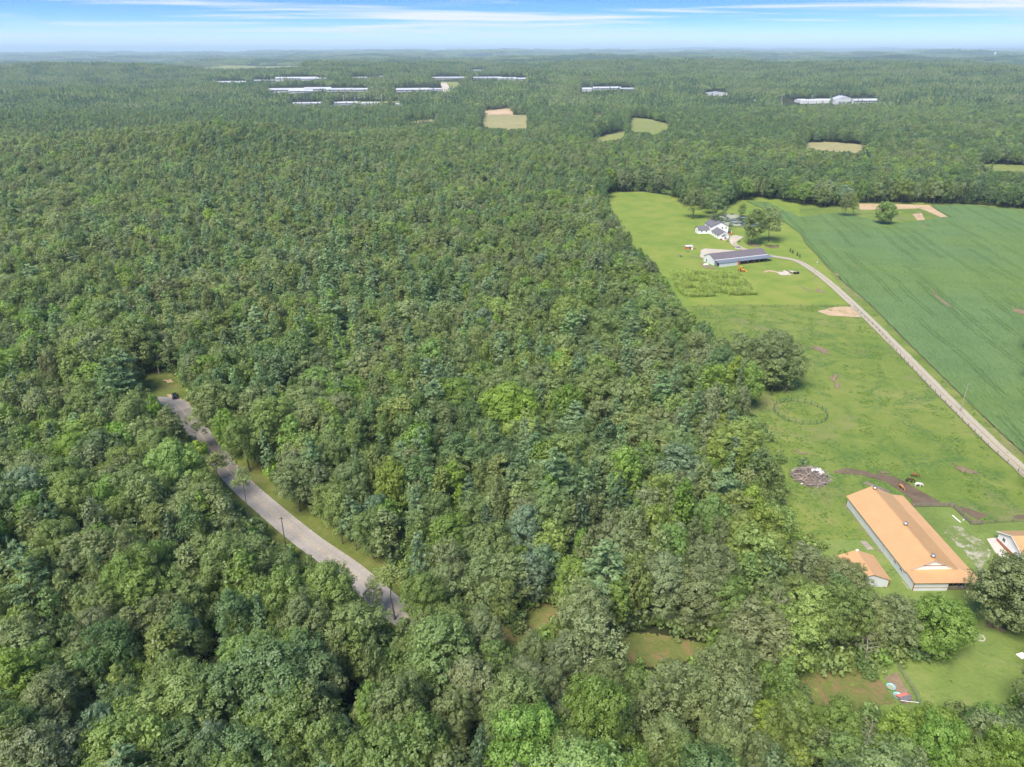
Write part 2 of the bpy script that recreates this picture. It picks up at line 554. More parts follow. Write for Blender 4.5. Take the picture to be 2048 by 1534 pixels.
# ---------------------------------------------------------------- mesh helpers
def mesh_np(name, v, f, mats, tint=None, mi=None, smooth=False):
    """v (n,3) array, f (m,k) array of one polygon size, or a list of such arrays."""
    me = bpy.data.meshes.new(name)
    fl = f if isinstance(f, list) else [f]
    fl = [np.asarray(a, np.int32) for a in fl if len(a)]
    nv = len(v)
    me.vertices.add(nv)
    me.vertices.foreach_set('co', np.asarray(v, np.float32).ravel())
    loops = np.concatenate([a.ravel() for a in fl])
    tot = np.concatenate([np.full(len(a), a.shape[1], np.int32) for a in fl])
    me.loops.add(len(loops))
    me.loops.foreach_set('vertex_index', loops)
    me.polygons.add(len(tot))
    me.polygons.foreach_set('loop_start', np.concatenate([[0], np.cumsum(tot)[:-1]]).astype(np.int32))
    if smooth:
        me.polygons.foreach_set('use_smooth', np.ones(len(tot), bool))
    if mi is not None:
        me.polygons.foreach_set('material_index', np.asarray(mi, np.int32))
    for m in (mats if isinstance(mats, (list, tuple)) else [mats]):
        me.materials.append(m)
    if tint is not None:
        a = me.attributes.new('tint', 'FLOAT', 'POINT')
        a.data.foreach_set('value', np.asarray(tint, np.float32))
    me.update(calc_edges=True)
    return me


def link(name, me, parent=None, loc=None, rz=None):
    o = bpy.data.objects.new(name, me)
    COL.objects.link(o)
    if parent is not None:
        o.parent = parent
    if loc is not None:
        o.location = loc
    if rz is not None:
        o.rotation_euler = (0, 0, rz)
    return o


def tag(o, label=None, cat=None, group=None, kind=None):
    for k, v in (('label', label), ('category', cat), ('group', group), ('kind', kind)):
        if v:
            o[k] = v
    return o


def thing(name, loc, label, cat, group=None, rz=0.0):
    o = bpy.data.objects.new(name, None)
    COL.objects.link(o)
    o.location = loc
    o.rotation_euler = (0, 0, rz)
    o.empty_display_size = .5
    return tag(o, label, cat, group)


class MB:
    """Collects boxes, bars, tubes and polygons into one mesh."""
    def __init__(s):
        s.v, s.f = [], []

    def poly(s, pts):
        b = len(s.v)
        s.v += [tuple(p) for p in pts]
        s.f.append(tuple(range(b, b + len(pts))))
        return s

    def hexa(s, p):
        b = len(s.v)
        s.v += [tuple(q) for q in p]
        s.f += [tuple(b + i for i in q) for q in ((0, 3, 2, 1), (4, 5, 6, 7), (0, 1, 5, 4), (1, 2, 6, 5), (2, 3, 7, 6), (3, 0, 4, 7))]
        return s

    def box(s, x0, y0, z0, x1, y1, z1):
        return s.hexa([(x0, y0, z0), (x1, y0, z0), (x1, y1, z0), (x0, y1, z0), (x0, y0, z1), (x1, y0, z1), (x1, y1, z1), (x0, y1, z1)])

    def prism(s, pts, off):
        """closed outline pts pushed along off"""
        b, n = len(s.v), len(pts)
        off = Vector(off)
        s.v += [tuple(p) for p in pts] + [tuple(Vector(p) + off) for p in pts]
        s.f.append(tuple(range(b + n - 1, b - 1, -1)))
        s.f.append(tuple(range(b + n, b + 2 * n)))
        for i in range(n):
            j = (i + 1) % n
            s.f.append((b + i, b + j, b + n + j, b + n + i))
        return s

    def slab(s, pts, t):
        """a plate: the outline pts thickened by t straight down"""
        return s.prism([Vector(p) - Vector((0, 0, t)) for p in pts], (0, 0, t))

    def tube(s, pts, rad, n=6, cap=True):
        pts = [Vector(p) for p in pts]
        rad = rad if isinstance(rad, (list, tuple)) else [rad] * len(pts)
        b = len(s.v)
        for i, p in enumerate(pts):
            d = (pts[min(i + 1, len(pts) - 1)] - pts[max(i - 1, 0)]).normalized()
            u = d.cross(Vector((0, 0, 1)) if abs(d.z) < .9 else Vector((1, 0, 0))).normalized()
            w = d.cross(u)
            for k in range(n):
                a = 2 * math.pi * k / n
                s.v.append(tuple(p + (u * math.cos(a) + w * math.sin(a)) * rad[i]))
        for i in range(len(pts) - 1):
            for k in range(n):
                k2 = (k + 1) % n
                s.f.append((b + i * n + k, b + i * n + k2, b + (i + 1) * n + k2, b + (i + 1) * n + k))
        if cap:
            s.f.append(tuple(b + k for k in range(n - 1, -1, -1)))
            s.f.append(tuple(b + (len(pts) - 1) * n + k for k in range(n)))
        return s

    def lathe(s, prof, n=12, c=(0, 0, 0)):
        b = len(s.v)
        for r, z in prof:
            for k in range(n):
                a = 2 * math.pi * k / n
                s.v.append((c[0] + r * math.cos(a), c[1] + r * math.sin(a), c[2] + z))
        for i in range(len(prof) - 1):
            for k in range(n):
                k2 = (k + 1) % n
                s.f.append((b + i * n + k, b + i * n + k2, b + (i + 1) * n + k2, b + (i + 1) * n + k))
        s.f.append(tuple(b + k for k in range(n - 1, -1, -1)))
        s.f.append(tuple(b + (len(prof) - 1) * n + k for k in range(n)))
        return s

    def mesh(s, name, mat, smooth=False):
        me = bpy.data.meshes.new(name)
        me.from_pydata(s.v, [], s.f)
        me.materials.append(mat)
        if smooth:
            me.polygons.foreach_set('use_smooth', np.ones(len(me.polygons), bool))
        me.update()
        return me

    def build(s, name, mat, parent=None, smooth=False, loc=None, rz=None):
        return link(name, s.mesh(name, mat, smooth), parent, loc, rz)


def patch(name, pts, z, mat, soft=1.6):
    """A worn patch: a fine level grid that knows how far each corner lies inside the rim."""
    a = np.array([(p[0], p[1]) for p in pts])
    x0, y0 = a.min(0) - .1
    x1, y1 = a.max(0) + .1
    st = max(.3, math.sqrt((x1 - x0) * (y1 - y0) / 5000))
    U, V = np.meshgrid(np.arange(x0, x1 + st, st), np.arange(y0, y1 + st, st))
    d = np.full(U.shape, 1e9)
    for (ax_, ay_), (bx_, by_) in zip(a, np.roll(a, -1, 0)):
        ex, ey = bx_ - ax_, by_ - ay_
        t = np.clip(((U - ax_) * ex + (V - ay_) * ey) / max(ex * ex + ey * ey, 1e-9), 0, 1)
        d = np.minimum(d, np.hypot(U - ax_ - t * ex, V - ay_ - t * ey))
    inn = inpoly(U, V, [tuple(q) for q in a])
    ins_ = np.where(inn, np.clip(d / soft, 0, 1), -np.clip(d / soft, 0, 1))
    q = np.arange(U.size).reshape(U.shape)
    kp = inn[:-1, :-1] | inn[1:, :-1] | inn[1:, 1:] | inn[:-1, 1:]
    f = np.stack([q[:-1, :-1], q[:-1, 1:], q[1:, 1:], q[1:, :-1]], -1)[kp]
    us_ = np.zeros(U.size, bool)
    us_[f.ravel()] = True
    rm_ = np.cumsum(us_) - 1
    me = mesh_np(name, np.stack([U, V, np.full(U.shape, z)], -1).reshape(-1, 3)[us_], rm_[f], mat)
    at = me.attributes.new('inset', 'FLOAT', 'POINT')
    at.data.foreach_set('value', ins_.ravel()[us_].astype(np.float32))
    return tag(link(name, me), kind='structure')


def pxpoly(pts):
    return [tuple(G(x, y))[:2] for x, y in pts]


def sheet(name, pts, z, mat, kind='structure'):
    """Level sheet over a polygon of ground points (x, y)."""
    vv = [(p[0], p[1], z) for p in pts]
    tr = tessellate_polygon([[Vector(p) for p in vv]])
    f = []
    for a, b, c in tr:
        n = (Vector(vv[b]) - Vector(vv[a])).cross(Vector(vv[c]) - Vector(vv[a]))
        f.append((a, b, c) if n.z > 0 else (a, c, b))
    o = link(name, mesh_np(name, np.array(vv), np.array(f), mat))
    return tag(o, kind=kind)


def smooth_line(pts, step=4.0):
    pts = [Vector((p[0], p[1], 0)) for p in pts]
    out = []
    for i in range(len(pts) - 1):
        p0, p1, p2, p3 = pts[max(i - 1, 0)], pts[i], pts[i + 1], pts[min(i + 2, len(pts) - 1)]
        n = max(2, int((p2 - p1).length / step))
        for k in range(n):
            t = k / n
            out.append(.5 * ((2 * p1) + (p2 - p0) * t + (2 * p0 - 5 * p1 + 4 * p2 - p3) * t * t + (3 * p1 - p0 - 3 * p2 + p3) * t ** 3))
    out.append(pts[-1])
    return out


def ribbon(name, line, w0, w1, z, mat, kind='structure', ragged=0.0, seed=1):
    """A strip from offset w0 to offset w1 of a line, with an across/along map called road."""
    rng = random.Random(seed)
    v, f = [], []
    n = len(line)
    for i, p in enumerate(line):
        d = (line[min(i + 1, n - 1)] - line[max(i - 1, 0)]).normalized()
        s = Vector((d.y, -d.x, 0))
        for w in (w0 + rng.uniform(-ragged, ragged), w1 + rng.uniform(-ragged, ragged)):
            q = p + s * w
            v.append((q.x, q.y, z))
    for i in range(n - 1):
        f.append((2 * i, 2 * i + 1, 2 * i + 3, 2 * i + 2))
    me = mesh_np(name, np.array(v), np.array(f), mat)
    uv = me.uv_layers.new(name='road')
    L = np.zeros((n - 1, 4, 2), np.float32)
    L[:, :, 0] = (0, 1, 1, 0)
    L[:, 0, 1] = L[:, 1, 1] = np.arange(n - 1) * .1
    L[:, 2, 1] = L[:, 3, 1] = np.arange(1, n) * .1
    uv.data.foreach_set('uv', L.ravel())
    o = link(name, me)
    return tag(o, kind=kind)


def blob(cx, cy, rx, ry, rz=0, n=26, seed=0, rough=.22):
    rng = random.Random(seed)
    ph = [rng.uniform(0, 6.28) for _ in range(4)]
    out = []
    for k in range(n):
        a = 2 * math.pi * k / n
        r = 1 + rough * (math.sin(2 * a + ph[0]) * .5 + math.sin(3 * a + ph[1]) * .4 + math.sin(5 * a + ph[2]) * .35 + math.sin(9 * a + ph[3]) * .25)
        x, y = rx * r * math.cos(a), ry * r * math.sin(a)
        out.append((cx + x * math.cos(rz) - y * math.sin(rz), cy + x * math.sin(rz) + y * math.cos(rz)))
    return out


# ---------------------------------------------------------------- the land
def axis(lim, near, step, grow):
    a = [0.0]
    while a[-1] < lim:
        s = step if a[-1] < near else max(step, a[-1] * grow)
        a.append(a[-1] + s)
    return a


ax = axis(42000, 500, 30, .055)
xs = np.array([-q for q in ax[:0:-1]] + ax)
ay = axis(45000, 900, 25, .028)
by = axis(4000, 200, 50, .25)
ys = np.array([-q for q in by[:0:-1]] + ay)
X, Y = np.meshgrid(xs, ys)
Z = land(X, Y)
nx, ny = len(xs), len(ys)
idx = np.arange(nx * ny).reshape(ny, nx)
F = np.stack([idx[:-1, :-1], idx[:-1, 1:], idx[1:, 1:], idx[1:, :-1]], -1).reshape(-1, 4)
terrain = link('ground', mesh_np('ground', np.stack([X, Y, Z], -1).reshape(-1, 3), F, M['floor'], smooth=True))
tag(terrain, kind='structure')

# --- the big clearing
PASTURE = pxpoly([(1200, 384), (1285, 383), (1345, 392), (1420, 398), (1500, 392), (1600, 402), (1720, 404), (1860, 404), (2048, 415), (2500, 440), (2500, 1700),
                  (1700, 1600), (1500, 1400), (1420, 1300)]) + [(45, 118), (52, 150), (62, 180), (70, 215), (72, 260), (70, 330), (72, 400), (76, 500), (80, 600)]
sheet('pasture', PASTURE, .02, M['pasture'])
LAWN = pxpoly([(1208, 386), (1285, 384), (1345, 393), (1440, 399), (1500, 393), (1600, 403), (1600, 470), (1640, 520), (1690, 585), (1703, 611), (1392, 612)]) + [(84, 338), (78, 400), (78, 500), (82, 600)]
sheet('lawn', LAWN, .05, M['lawn'])
YARD = pxpoly([(1560, 1085), (1660, 1081), (1740, 1080), (1822, 1012), (1905, 1012), (1943, 1048), (2200, 1040), (2200, 1500), (1800, 1500), (1650, 1400)]) + [(60, 112), (62, 130), (70, 150)]
sheet('yard_lawn', YARD, .05, M['yard'])

# --- soybean field: a planted canopy with real rows
SOY = pxpoly([(1490, 402), (1535, 404), (1565, 420), (1600, 434), (1640, 431), (1685, 426), (1725, 436), (1765, 443), (1800, 447), (1850, 441), (1900, 434), (1873, 420),
              (1862, 411), (1930, 410), (2048, 421), (2500, 455), (2500, 1300), (2110, 960), (2058, 919), (2000, 868), (1905, 776), (1808, 680), (1762, 633), (1722, 594), (1690, 570), (1652, 532),
              (1637, 514), (1610, 488), (1602, 470), (1575, 450), (1545, 425), (1510, 412)])
rd = Vector((G(1679, 442) - G(1907, 630))).normalized()          # along the rows
rs = Vector((rd.y, -rd.x, 0))
pts = np.array(SOY)
al = pts @ np.array([rd.x, rd.y])
ac = pts @ np.array([rs.x, rs.y])
na = np.arange(al.min(), al.max(), 1.5)
nc = np.arange(ac.min(), min(ac.max(), ac.min() + 330), .28)
A, C_ = np.meshgrid(na, nc, indexing='ij')
rng = np.random.default_rng(5)
A = A + rng.uniform(-.5, .5, A.shape)
Xs, Ys = A * rd.x + C_ * rs.x, A * rd.y + C_ * rs.y
wav = wob(Xs, Ys, 60, 1.0) * 1.1
rowp = np.abs(np.sin(math.pi * (C_ + wav * .0) / .84))
Zs = .5 + .34 * rowp + rng.normal(0, .11, A.shape) + .1 * wob(Xs, Ys, 45, 2.2)
cc = C_ + 1.6 * wob(Xs, Ys, 170, .4)
for k in range(40):                                             # sprayer tracks and skips, broken along their length
    c0 = ac.min() + 6 + k * 8.6 + rng.uniform(-2.5, 2.5)
    on = (np.sin(A / rng.uniform(14, 40) + rng.uniform(0, 6)) + np.sin(A / rng.uniform(30, 70) + rng.uniform(0, 6))) > rng.uniform(-1.0, .5)
    for dd in (0, 1.9):
        Zs = np.where((np.abs(cc - c0 - dd) < .62) & on, Zs - .34, Zs)
for (ppx, ppy, ra, rc_) in ((1885, 602, 15, .9), (1868, 582, 7, .7), (2042, 625, 6, 3.2), (1672, 549, 3, 1.6), (1710, 534, 2.5, 1.6), (1848, 452, 5, 2)):
    g = G(ppx, ppy)
    ga, gc = g.x * rd.x + g.y * rd.y, g.x * rs.x + g.y * rs.y
    Zs = np.where(((A - ga) / ra) ** 2 + ((C_ - gc) / rc_) ** 2 + rng.normal(0, .15, A.shape) < 1, -.3, Zs)
ins = inpoly(Xs, Ys, SOY)
keep = ins[:-1, :-1] & ins[1:, :-1] & ins[1:, 1:] & ins[:-1, 1:]
edge = ins & ~(np.roll(ins, 2, 1) & np.roll(ins, -2, 1) & np.roll(ins, 1, 0) & np.roll(ins, -1, 0))
Zs = np.where(edge, np.maximum(Zs - .35, .06), Zs)
ii = np.arange(A.size).reshape(A.shape)
Fq = np.stack([ii[:-1, :-1], ii[1:, :-1], ii[1:, 1:], ii[:-1, 1:]], -1)[keep]
used = np.zeros(A.size, bool)
used[Fq.ravel()] = True
remap = np.cumsum(used) - 1
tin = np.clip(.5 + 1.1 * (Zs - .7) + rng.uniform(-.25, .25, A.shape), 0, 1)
k = NT('soybean_leaf')
p = k.pos()
a1 = k.noise(p, .012, 4, .6)
a2 = k.noise(p, 1.3, 5, .75)
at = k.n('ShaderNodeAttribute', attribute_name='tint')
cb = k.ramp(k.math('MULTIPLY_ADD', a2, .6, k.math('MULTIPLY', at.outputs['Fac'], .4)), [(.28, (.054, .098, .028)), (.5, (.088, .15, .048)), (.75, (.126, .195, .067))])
cb = k.mix(k.ramp(a1, [(.42, (0, 0, 0)), (.62, (.7, .7, .7))]), cb, k.mix(1.0, cb, (1.12, 1.06, .72), 'MULTIPLY'))
M['soy'] = k.fin(cb, .75, bump=a2, bd=.2, bs=.7, spec=.25)
soy = link('soybean_crop', mesh_np('soybean_crop', np.stack([Xs, Ys, Zs], -1).reshape(-1, 3)[used], remap[Fq], M['soy'], tint=tin.ravel()[used]))
tag(soy, kind='stuff')
sheet('field_soil', SOY, .04, M['soil'])

# --- bare and trodden patches
z = .06
for i, (name, poly, mat) in enumerate((
    ('bare_soil_strip', pxpoly([(1716, 407), (1780, 408), (1860, 410), (1874, 420), (1898, 434), (1880, 435), (1852, 422), (1838, 417), (1790, 419), (1718, 420)]), 'sand'),
    ('bare_soil_patch', pxpoly([(1822, 428), (1845, 425), (1852, 440), (1834, 441)]), 'sand'),
    ('bare_gate_patch', pxpoly([(1630, 622), (1668, 613), (1712, 612), (1728, 636), (1690, 634), (1655, 632)]), 'sand'),
    ('trodden_path', pxpoly([(1660, 941), (1690, 934), (1730, 940), (1785, 950), (1812, 962), (1845, 982), (1872, 996), (1892, 1010), (1925, 1012), (1985, 1030), (1960, 1044), (1935, 1032),
                             (1908, 1013), (1822, 1010), (1818, 1000), (1800, 985), (1770, 966), (1720, 952), (1670, 949)]), 'mud'),
    ('field_track_patch', pxpoly([(2018, 1030), (2060, 1024), (2060, 1040), (2030, 1042)]), 'mud'),
    ('thin_gravel_yard', pxpoly([(1885, 1048), (1920, 1050), (1945, 1065), (1975, 1085), (1990, 1110), (1970, 1140), (1980, 1160), (1965, 1170), (1945, 1130), (1915, 1095), (1880, 1065)]), 'thin_gravel'),
    ('gravel_patch', blob(*G(1853, 1023)[:2], 1.6, .8, seed=4), 'gravel'),
    ('concrete_patio', pxpoly([(1973, 1078), (1996, 1075), (1997, 1086), (2045, 1140), (2038, 1150), (1990, 1105)]), 'concrete'),
    ('kennel_floor', pxpoly([(1762, 1352), (1796, 1338), (1812, 1365), (1838, 1412), (1800, 1412)]), 'soil'),
    ('cutover_strip', pxpoly([(1215, 1262), (1300, 1262), (1425, 1285), (1440, 1310), (1330, 1340), (1215, 1335)]), 'cutover'),
    ('cutover_clearing', pxpoly([(1600, 1330), (1690, 1330), (1760, 1350), (1800, 1410), (1720, 1430), (1600, 1410)]), 'cutover'),
    ('cutover_gap', pxpoly([(960, 1195), (1120, 1195), (1180, 1240), (1100, 1300), (980, 1280)]), 'cutover'),
    ('roadside_clearing', pxpoly([(270, 735), (345, 732), (380, 770), (400, 812), (330, 800), (280, 780)]), 'verge'),
    ('bare_pull_off', pxpoly([(325, 786), (350, 788), (385, 806), (396, 824), (388, 835), (350, 812)]), 'sand'),
    ('bare_turn_patch', pxpoly([(318, 760), (345, 758), (352, 765), (335, 768)]), 'sand'),
    ('bare_worn_patch', pxpoly([(1395, 520), (1430, 536), (1434, 541), (1405, 536)]), 'soil'))):
    if 'soft_' + mat in M:
        patch(name, poly, z + i * .005, M['soft_' + mat])
    else:
        sheet(name, poly, z + i * .005, M[mat])
for i, (ppx, ppy, rx, ry, a, mat) in enumerate(((1612, 578, 1.6, 5, .3, 'soil'), (1640, 582, 1.8, 5, .2, 'soil'), (1570, 546, 5, 4, 0, 'gravel'), (1540, 543, 3, 3, 0, 'sand'), (1640, 700, 2, 7, .5, 'soil'),
                                          (1670, 760, 1.8, 6, -.4, 'soil'), (1960, 1170, 2.2, 1.2, .2, 'soil'), (1945, 1225, 2, 3, .2, 'yard'), (1965, 1335, 1.5, .8, 0, 'soil'),
                                          (1600, 905, 2, 2, 0, 'soil'), (1770, 945, 3, 1, 0, 'soil'), (1930, 940, 2, 4, .3, 'soil'), (1990, 1255, 2, 2, 0, 'soil'))):
    patch('worn_patch', blob(*G(ppx, ppy)[:2], rx * 1.3, ry * 1.3, a, seed=i, rough=.5), .15 + i * .004, M.get('soft_' + mat, M[mat]), 2.2)

# --- roads and tracks
ROADPX = [(40, 822), (150, 815), (240, 808), (310, 802), (352, 809), (388, 852), (425, 900), (474, 961), (545, 1025), (620, 1086), (700, 1142), (752, 1187), (800, 1228), (900, 1290), (1045, 1352), (1120, 1400), (1195, 1458), (1260, 1534), (1300, 1640)]
road_line = smooth_line([G(*q) for q in ROADPX], 3)
ribbon('road_verge', road_line, -9, 9, .03, M['verge'], ragged=1.2)
ribbon('road', road_line, -3.15, 3.15, .17, M['road'])
old_end = min(range(len(road_line)), key=lambda i: (road_line[i] - G(476, 963)).length)
new_start = min(range(len(road_line)), key=lambda i: (road_line[i] - G(362, 818)).length)
ribbon('road_resurfaced_stretch', road_line[new_start:old_end], -3.15, 3.15, .177, M['road_new'])
ribbon('road_marking', road_line, .05, .15, .185, M['yellow'])
ribbon('road_marking', road_line, -.15, -.05, .185, M['yellow'])
ribbon('road_marking', road_line, 2.85, 2.95, .185, M['white_line'])
ribbon('road_marking', road_line, -2.95, -2.85, .185, M['white_line'])
DRIVEPX = [(1478, 476), (1466, 486), (1483, 497), (1515, 507), (1545, 513), (1590, 521), (1625, 540), (1660, 567), (1702, 605), (1745, 646), (1800, 701), (1895, 798), (1985, 886), (2040, 936), (2110, 1000), (2200, 1080)]
drive_line = smooth_line([G(*q) for q in DRIVEPX], 4)
ribbon('driveway', drive_line, -2.4, 2.4, .2, M['drive'], ragged=.12)
YARDPX = [(1510, 507), (1470, 501), (1430, 503), (1408, 508), (1403, 515)]
patch('gravel_apron', pxpoly([(1400, 500), (1410, 497), (1470, 501), (1500, 503), (1520, 512), (1440, 515), (1412, 520), (1398, 515)]), .215, M['soft_gravel'], 1.2)
patch('house_gravel', pxpoly([(1457, 474), (1470, 470), (1490, 474), (1478, 480), (1470, 486), (1462, 490), (1457, 482)]), .22, M['soft_gravel'], 1.2)
sheet('pond', blob(*G(1470, 441)[:2], 17, 24, .15, seed=3, rough=.12), .23, M['pondwater'])
sheet('pond_bank', blob(*G(1470, 441)[:2], 20, 27, .15, seed=3, rough=.12), .21, M['verge'])


def draped(name, pts, lift, mat, n=36):
    a = np.array(pts)
    gx = np.linspace(a[:, 0].min(), a[:, 0].max(), n)
    gy = np.linspace(a[:, 1].min(), a[:, 1].max(), n)
    U, V = np.meshgrid(gx, gy)
    W = land(U, V) + lift
    q = np.arange(n * n).reshape(n, n)
    mid = inpoly((U[:-1, :-1] + U[1:, 1:]) / 2, (V[:-1, :-1] + V[1:, 1:]) / 2, pts)
    f = np.stack([q[:-1, :-1], q[:-1, 1:], q[1:, 1:], q[1:, :-1]], -1)[mid]
    return tag(link(name, mesh_np(name, np.stack([U, V, W], -1).reshape(-1, 3), f, mat)), kind='structure')


FAR_FIELDS = [('hay_field', [(965, 231), (1055, 230), (1053, 262), (965, 262)], 'hay'), ('sandy_meadow', [(970, 221), (1025, 216), (1026, 230), (968, 231)], 'sand'),
              ('far_meadow', [(1150, 284), (1210, 270), (1258, 258), (1250, 282), (1200, 292)], 'meadow'), ('far_meadow', [(1255, 233), (1300, 239), (1342, 250), (1336, 262), (1305, 280), (1285, 275), (1262, 262)], 'meadow'),
              ('far_meadow', [(1186, 226), (1206, 226), (1206, 234), (1188, 234)], 'meadow'), ('far_meadow', [(1590, 286), (1650, 284), (1742, 291), (1726, 312), (1600, 310)], 'hay'),
              ('far_meadow', [(1940, 328), (2070, 332), (2070, 347), (1955, 345)], 'meadow'), ('far_meadow', [(800, 243), (882, 236), (866, 246), (808, 251)], 'hay')]
for nm, pl, mt in FAR_FIELDS:
    draped(nm, [hit(*q)[:2] for q in pl], .7, M[mt])
FAR2 = [('far_meadow', [(378, 138), (440, 130), (500, 132), (628, 132), (600, 137), (520, 136), (470, 140), (420, 139)], 'meadow'), ('far_road', [(880, 166), (893, 166), (904, 186), (886, 186)], 'gravel'),
        ('far_meadow', [(870, 165), (925, 165), (925, 170), (903, 180), (895, 168), (880, 168)], 'meadow'), ('far_meadow', [(640, 206), (805, 203), (805, 207), (640, 212)], 'meadow')]
for nm, pl, mt in FAR2:
    draped(nm, [hit(*q)[:2] for q in pl], 1.5, M[mt], 60)

# ---------------------------------------------------------------- trees: shapes
def unit(a):
    return a / np.maximum(np.linalg.norm(a, axis=-1, keepdims=True), 1e-6)


def quads(c, nrm, a, b, rng, tang=None, fold=.18):
    """leaf sprays: one bent four-sided face at each centre"""
    n = len(c)
    t = rng.normal(size=(n, 3)) if tang is None else tang
    t = unit(t - nrm * np.sum(t * nrm, -1, keepdims=True))
    u = np.cross(nrm, t)
    a, b = np.reshape(a, (-1, 1)), np.reshape(b, (-1, 1))
    j = rng.uniform(.65, 1.2, (4, n, 1))
    v = np.stack([c - t * a * j[0], c + u * b * j[1] + nrm * a * fold, c + t * a * j[2], c - u * b * j[3] + nrm * a * fold], 1)
    return v.reshape(-1, 3)


def sphere_dirs(n, rng, zmin=-1.0):
    zz = rng.uniform(zmin, 1, n)
    ph = rng.uniform(0, 2 * math.pi, n)
    r = np.sqrt(1 - zz * zz)
    return np.stack([r * np.cos(ph), r * np.sin(ph), zz], -1)


def crown_broad(seed, R=5.2, base=7.0, top=18.5, nclump=40, pointy=0.0, loose=0.0, leaf=.175, dens=330):
    rng = np.random.default_rng(seed)
    zc_, hz_ = base + (top - base) * .42, (top - base) * .55
    ga = math.pi * (3 - math.sqrt(5))
    P, T = [], []
    k = np.arange(nclump)
    zz = 1 - (k + .5) / nclump * 1.62
    ph = k * ga + rng.uniform(-.35, .35, nclump)
    zz = np.clip(zz + rng.uniform(-.16, .16, nclump), -.75, 1)
    ph = ph + rng.uniform(-.5, .5, nclump)
    limb = rng.uniform(0, 2 * math.pi, 6) + 0.0                    # crowns swell where the big limbs reach out
    limb = np.arange(6) * math.pi / 3 + rng.uniform(-.4, .4, 6)
    dphi = (ph[:, None] - limb[None, :] + math.pi) % (2 * math.pi) - math.pi
    near = dphi[np.arange(nclump), np.argmin(np.abs(dphi), 1)]
    ph = ph - near * .45
    r = np.sqrt(np.maximum(1 - zz * zz, 0))
    r = r * (1 - pointy * np.clip(zz, 0, 1))
    lob = 1 + .2 * np.sin(2 * ph + seed) + .16 * np.sin(3 * ph + 2.1 * seed)
    rho = rng.uniform(.72, .98, nclump) * lob
    cen = np.stack([r * np.cos(ph) * R * .8 * rho, r * np.sin(ph) * R * .8 * rho, zc_ + zz * hz_ * .86 * rng.uniform(.86, 1.08, nclump)], -1)
    rc = R * rng.uniform(.17, .42, nclump) * (1 - .25 * pointy)
    # a few inside to close the crown
    ki = max(5, nclump // 6)
    cen = np.concatenate([cen, np.stack([rng.normal(0, R * .25, ki), rng.normal(0, R * .25, ki), rng.uniform(base, max(base + .1, top - .3 * (top - base)), ki)], -1)])
    rc = np.concatenate([rc, rng.uniform(.3, .42, ki) * R])
    V, TI = [], []
    for c, q in zip(cen, rc):
        n = int(dens * (q / 1.6) ** 2 * (1 - .45 * loose))
        d = sphere_dirs(n, rng, -.55)
        w = rng.uniform(.62, 1.08, (n, 1)) ** (1 - .3 * loose)
        ct = rng.uniform(.15, .85)
        # secondary lumps: pull the sprays together into bunches
        nb = 9
        bd_ = sphere_dirs(nb, rng, -.35)
        who = np.argmax(d @ bd_.T, 1)
        d2 = unit(d * .62 + bd_[who] * .38)
        bump = 1 + .16 * (np.sum(d * bd_[who], -1, keepdims=True) - .8) * 4
        pos = c + d2 * q * w * bump * np.array([1, 1, .86])
        nr = unit(d2 + .3 * rng.normal(size=(n, 3)) + np.array([0, 0, .2]))
        s = rng.uniform(.62, 1.25, n) * leaf
        V.append(quads(pos, nr, s, s * .72, rng))
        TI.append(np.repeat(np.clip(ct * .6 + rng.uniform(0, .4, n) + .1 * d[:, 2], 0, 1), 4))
    return np.concatenate(V), np.concatenate(TI)


def crown_whorl(seed, R=4.3, base=5.0, top=22.0, step=1.15, nb=6, up=.12, droop=.0, dens=30, leaf=(.42, .2), flat=.7, power=.75, irr=.25):
    """conifer: tiers of boughs carrying flat sprays of needles"""
    rng = np.random.default_rng(seed)
    V, TI = [], []
    zt = base
    while zt < top - .3:
        t = (zt - base) / (top - base)
        for b in range(nb):
            ph = rng.uniform(0, 2 * math.pi)
            L = max(.35, R * (1 - t) ** power * rng.uniform(1 - irr * 2, 1.12))
            if t < .2:
                L *= .55 + 2.2 * t
            z0 = zt + rng.uniform(-.4, .4) * step
            n = int(dens * max(.4, L / 3.2))
            f = rng.uniform(.18, 1, n) ** .75
            wd = (.1 + .3 * (1 - np.abs(f - .6))) * L * .55
            lat = rng.normal(0, 1, n) * wd * .55
            rx, ry = math.cos(ph), math.sin(ph)
            zz = z0 + f * L * up + f * f * L * (up * .8 - droop) + rng.normal(0, .1, n) - np.abs(lat) * .12
            pos = np.stack([rx * f * L - ry * lat, ry * f * L + rx * lat, zz], -1)
            tang = np.stack([rx - ry * lat / np.maximum(wd, .05) * .6, ry + rx * lat / np.maximum(wd, .05) * .6, np.full(n, up * 1.6)], -1) + rng.normal(0, .25, (n, 3))
            nr = unit(np.array([rx * .22, ry * .22, 1.0]) * flat + rng.normal(0, .42, (n, 3)))
            s = rng.uniform(.7, 1.25, n)
            V.append(quads(pos, nr, s * leaf[0], s * leaf[1], rng, unit(tang), .1))
            TI.append(np.repeat(np.clip(rng.uniform(.1, .75) + .35 * (f - .5) + rng.normal(0, .12, n), 0, 1), 4))
        zt += step * rng.uniform(.8, 1.2)
    n = 26
    pos = np.stack([rng.normal(0, .18, n), rng.normal(0, .18, n), rng.uniform(top - 1.6, top, n)], -1)
    V.append(quads(pos, unit(rng.normal(0, 1, (n, 3))), np.full(n, leaf[0] * .8), np.full(n, leaf[1]), rng))
    TI.append(np.full(n * 4, .7))
    return np.concatenate(V), np.concatenate(TI)


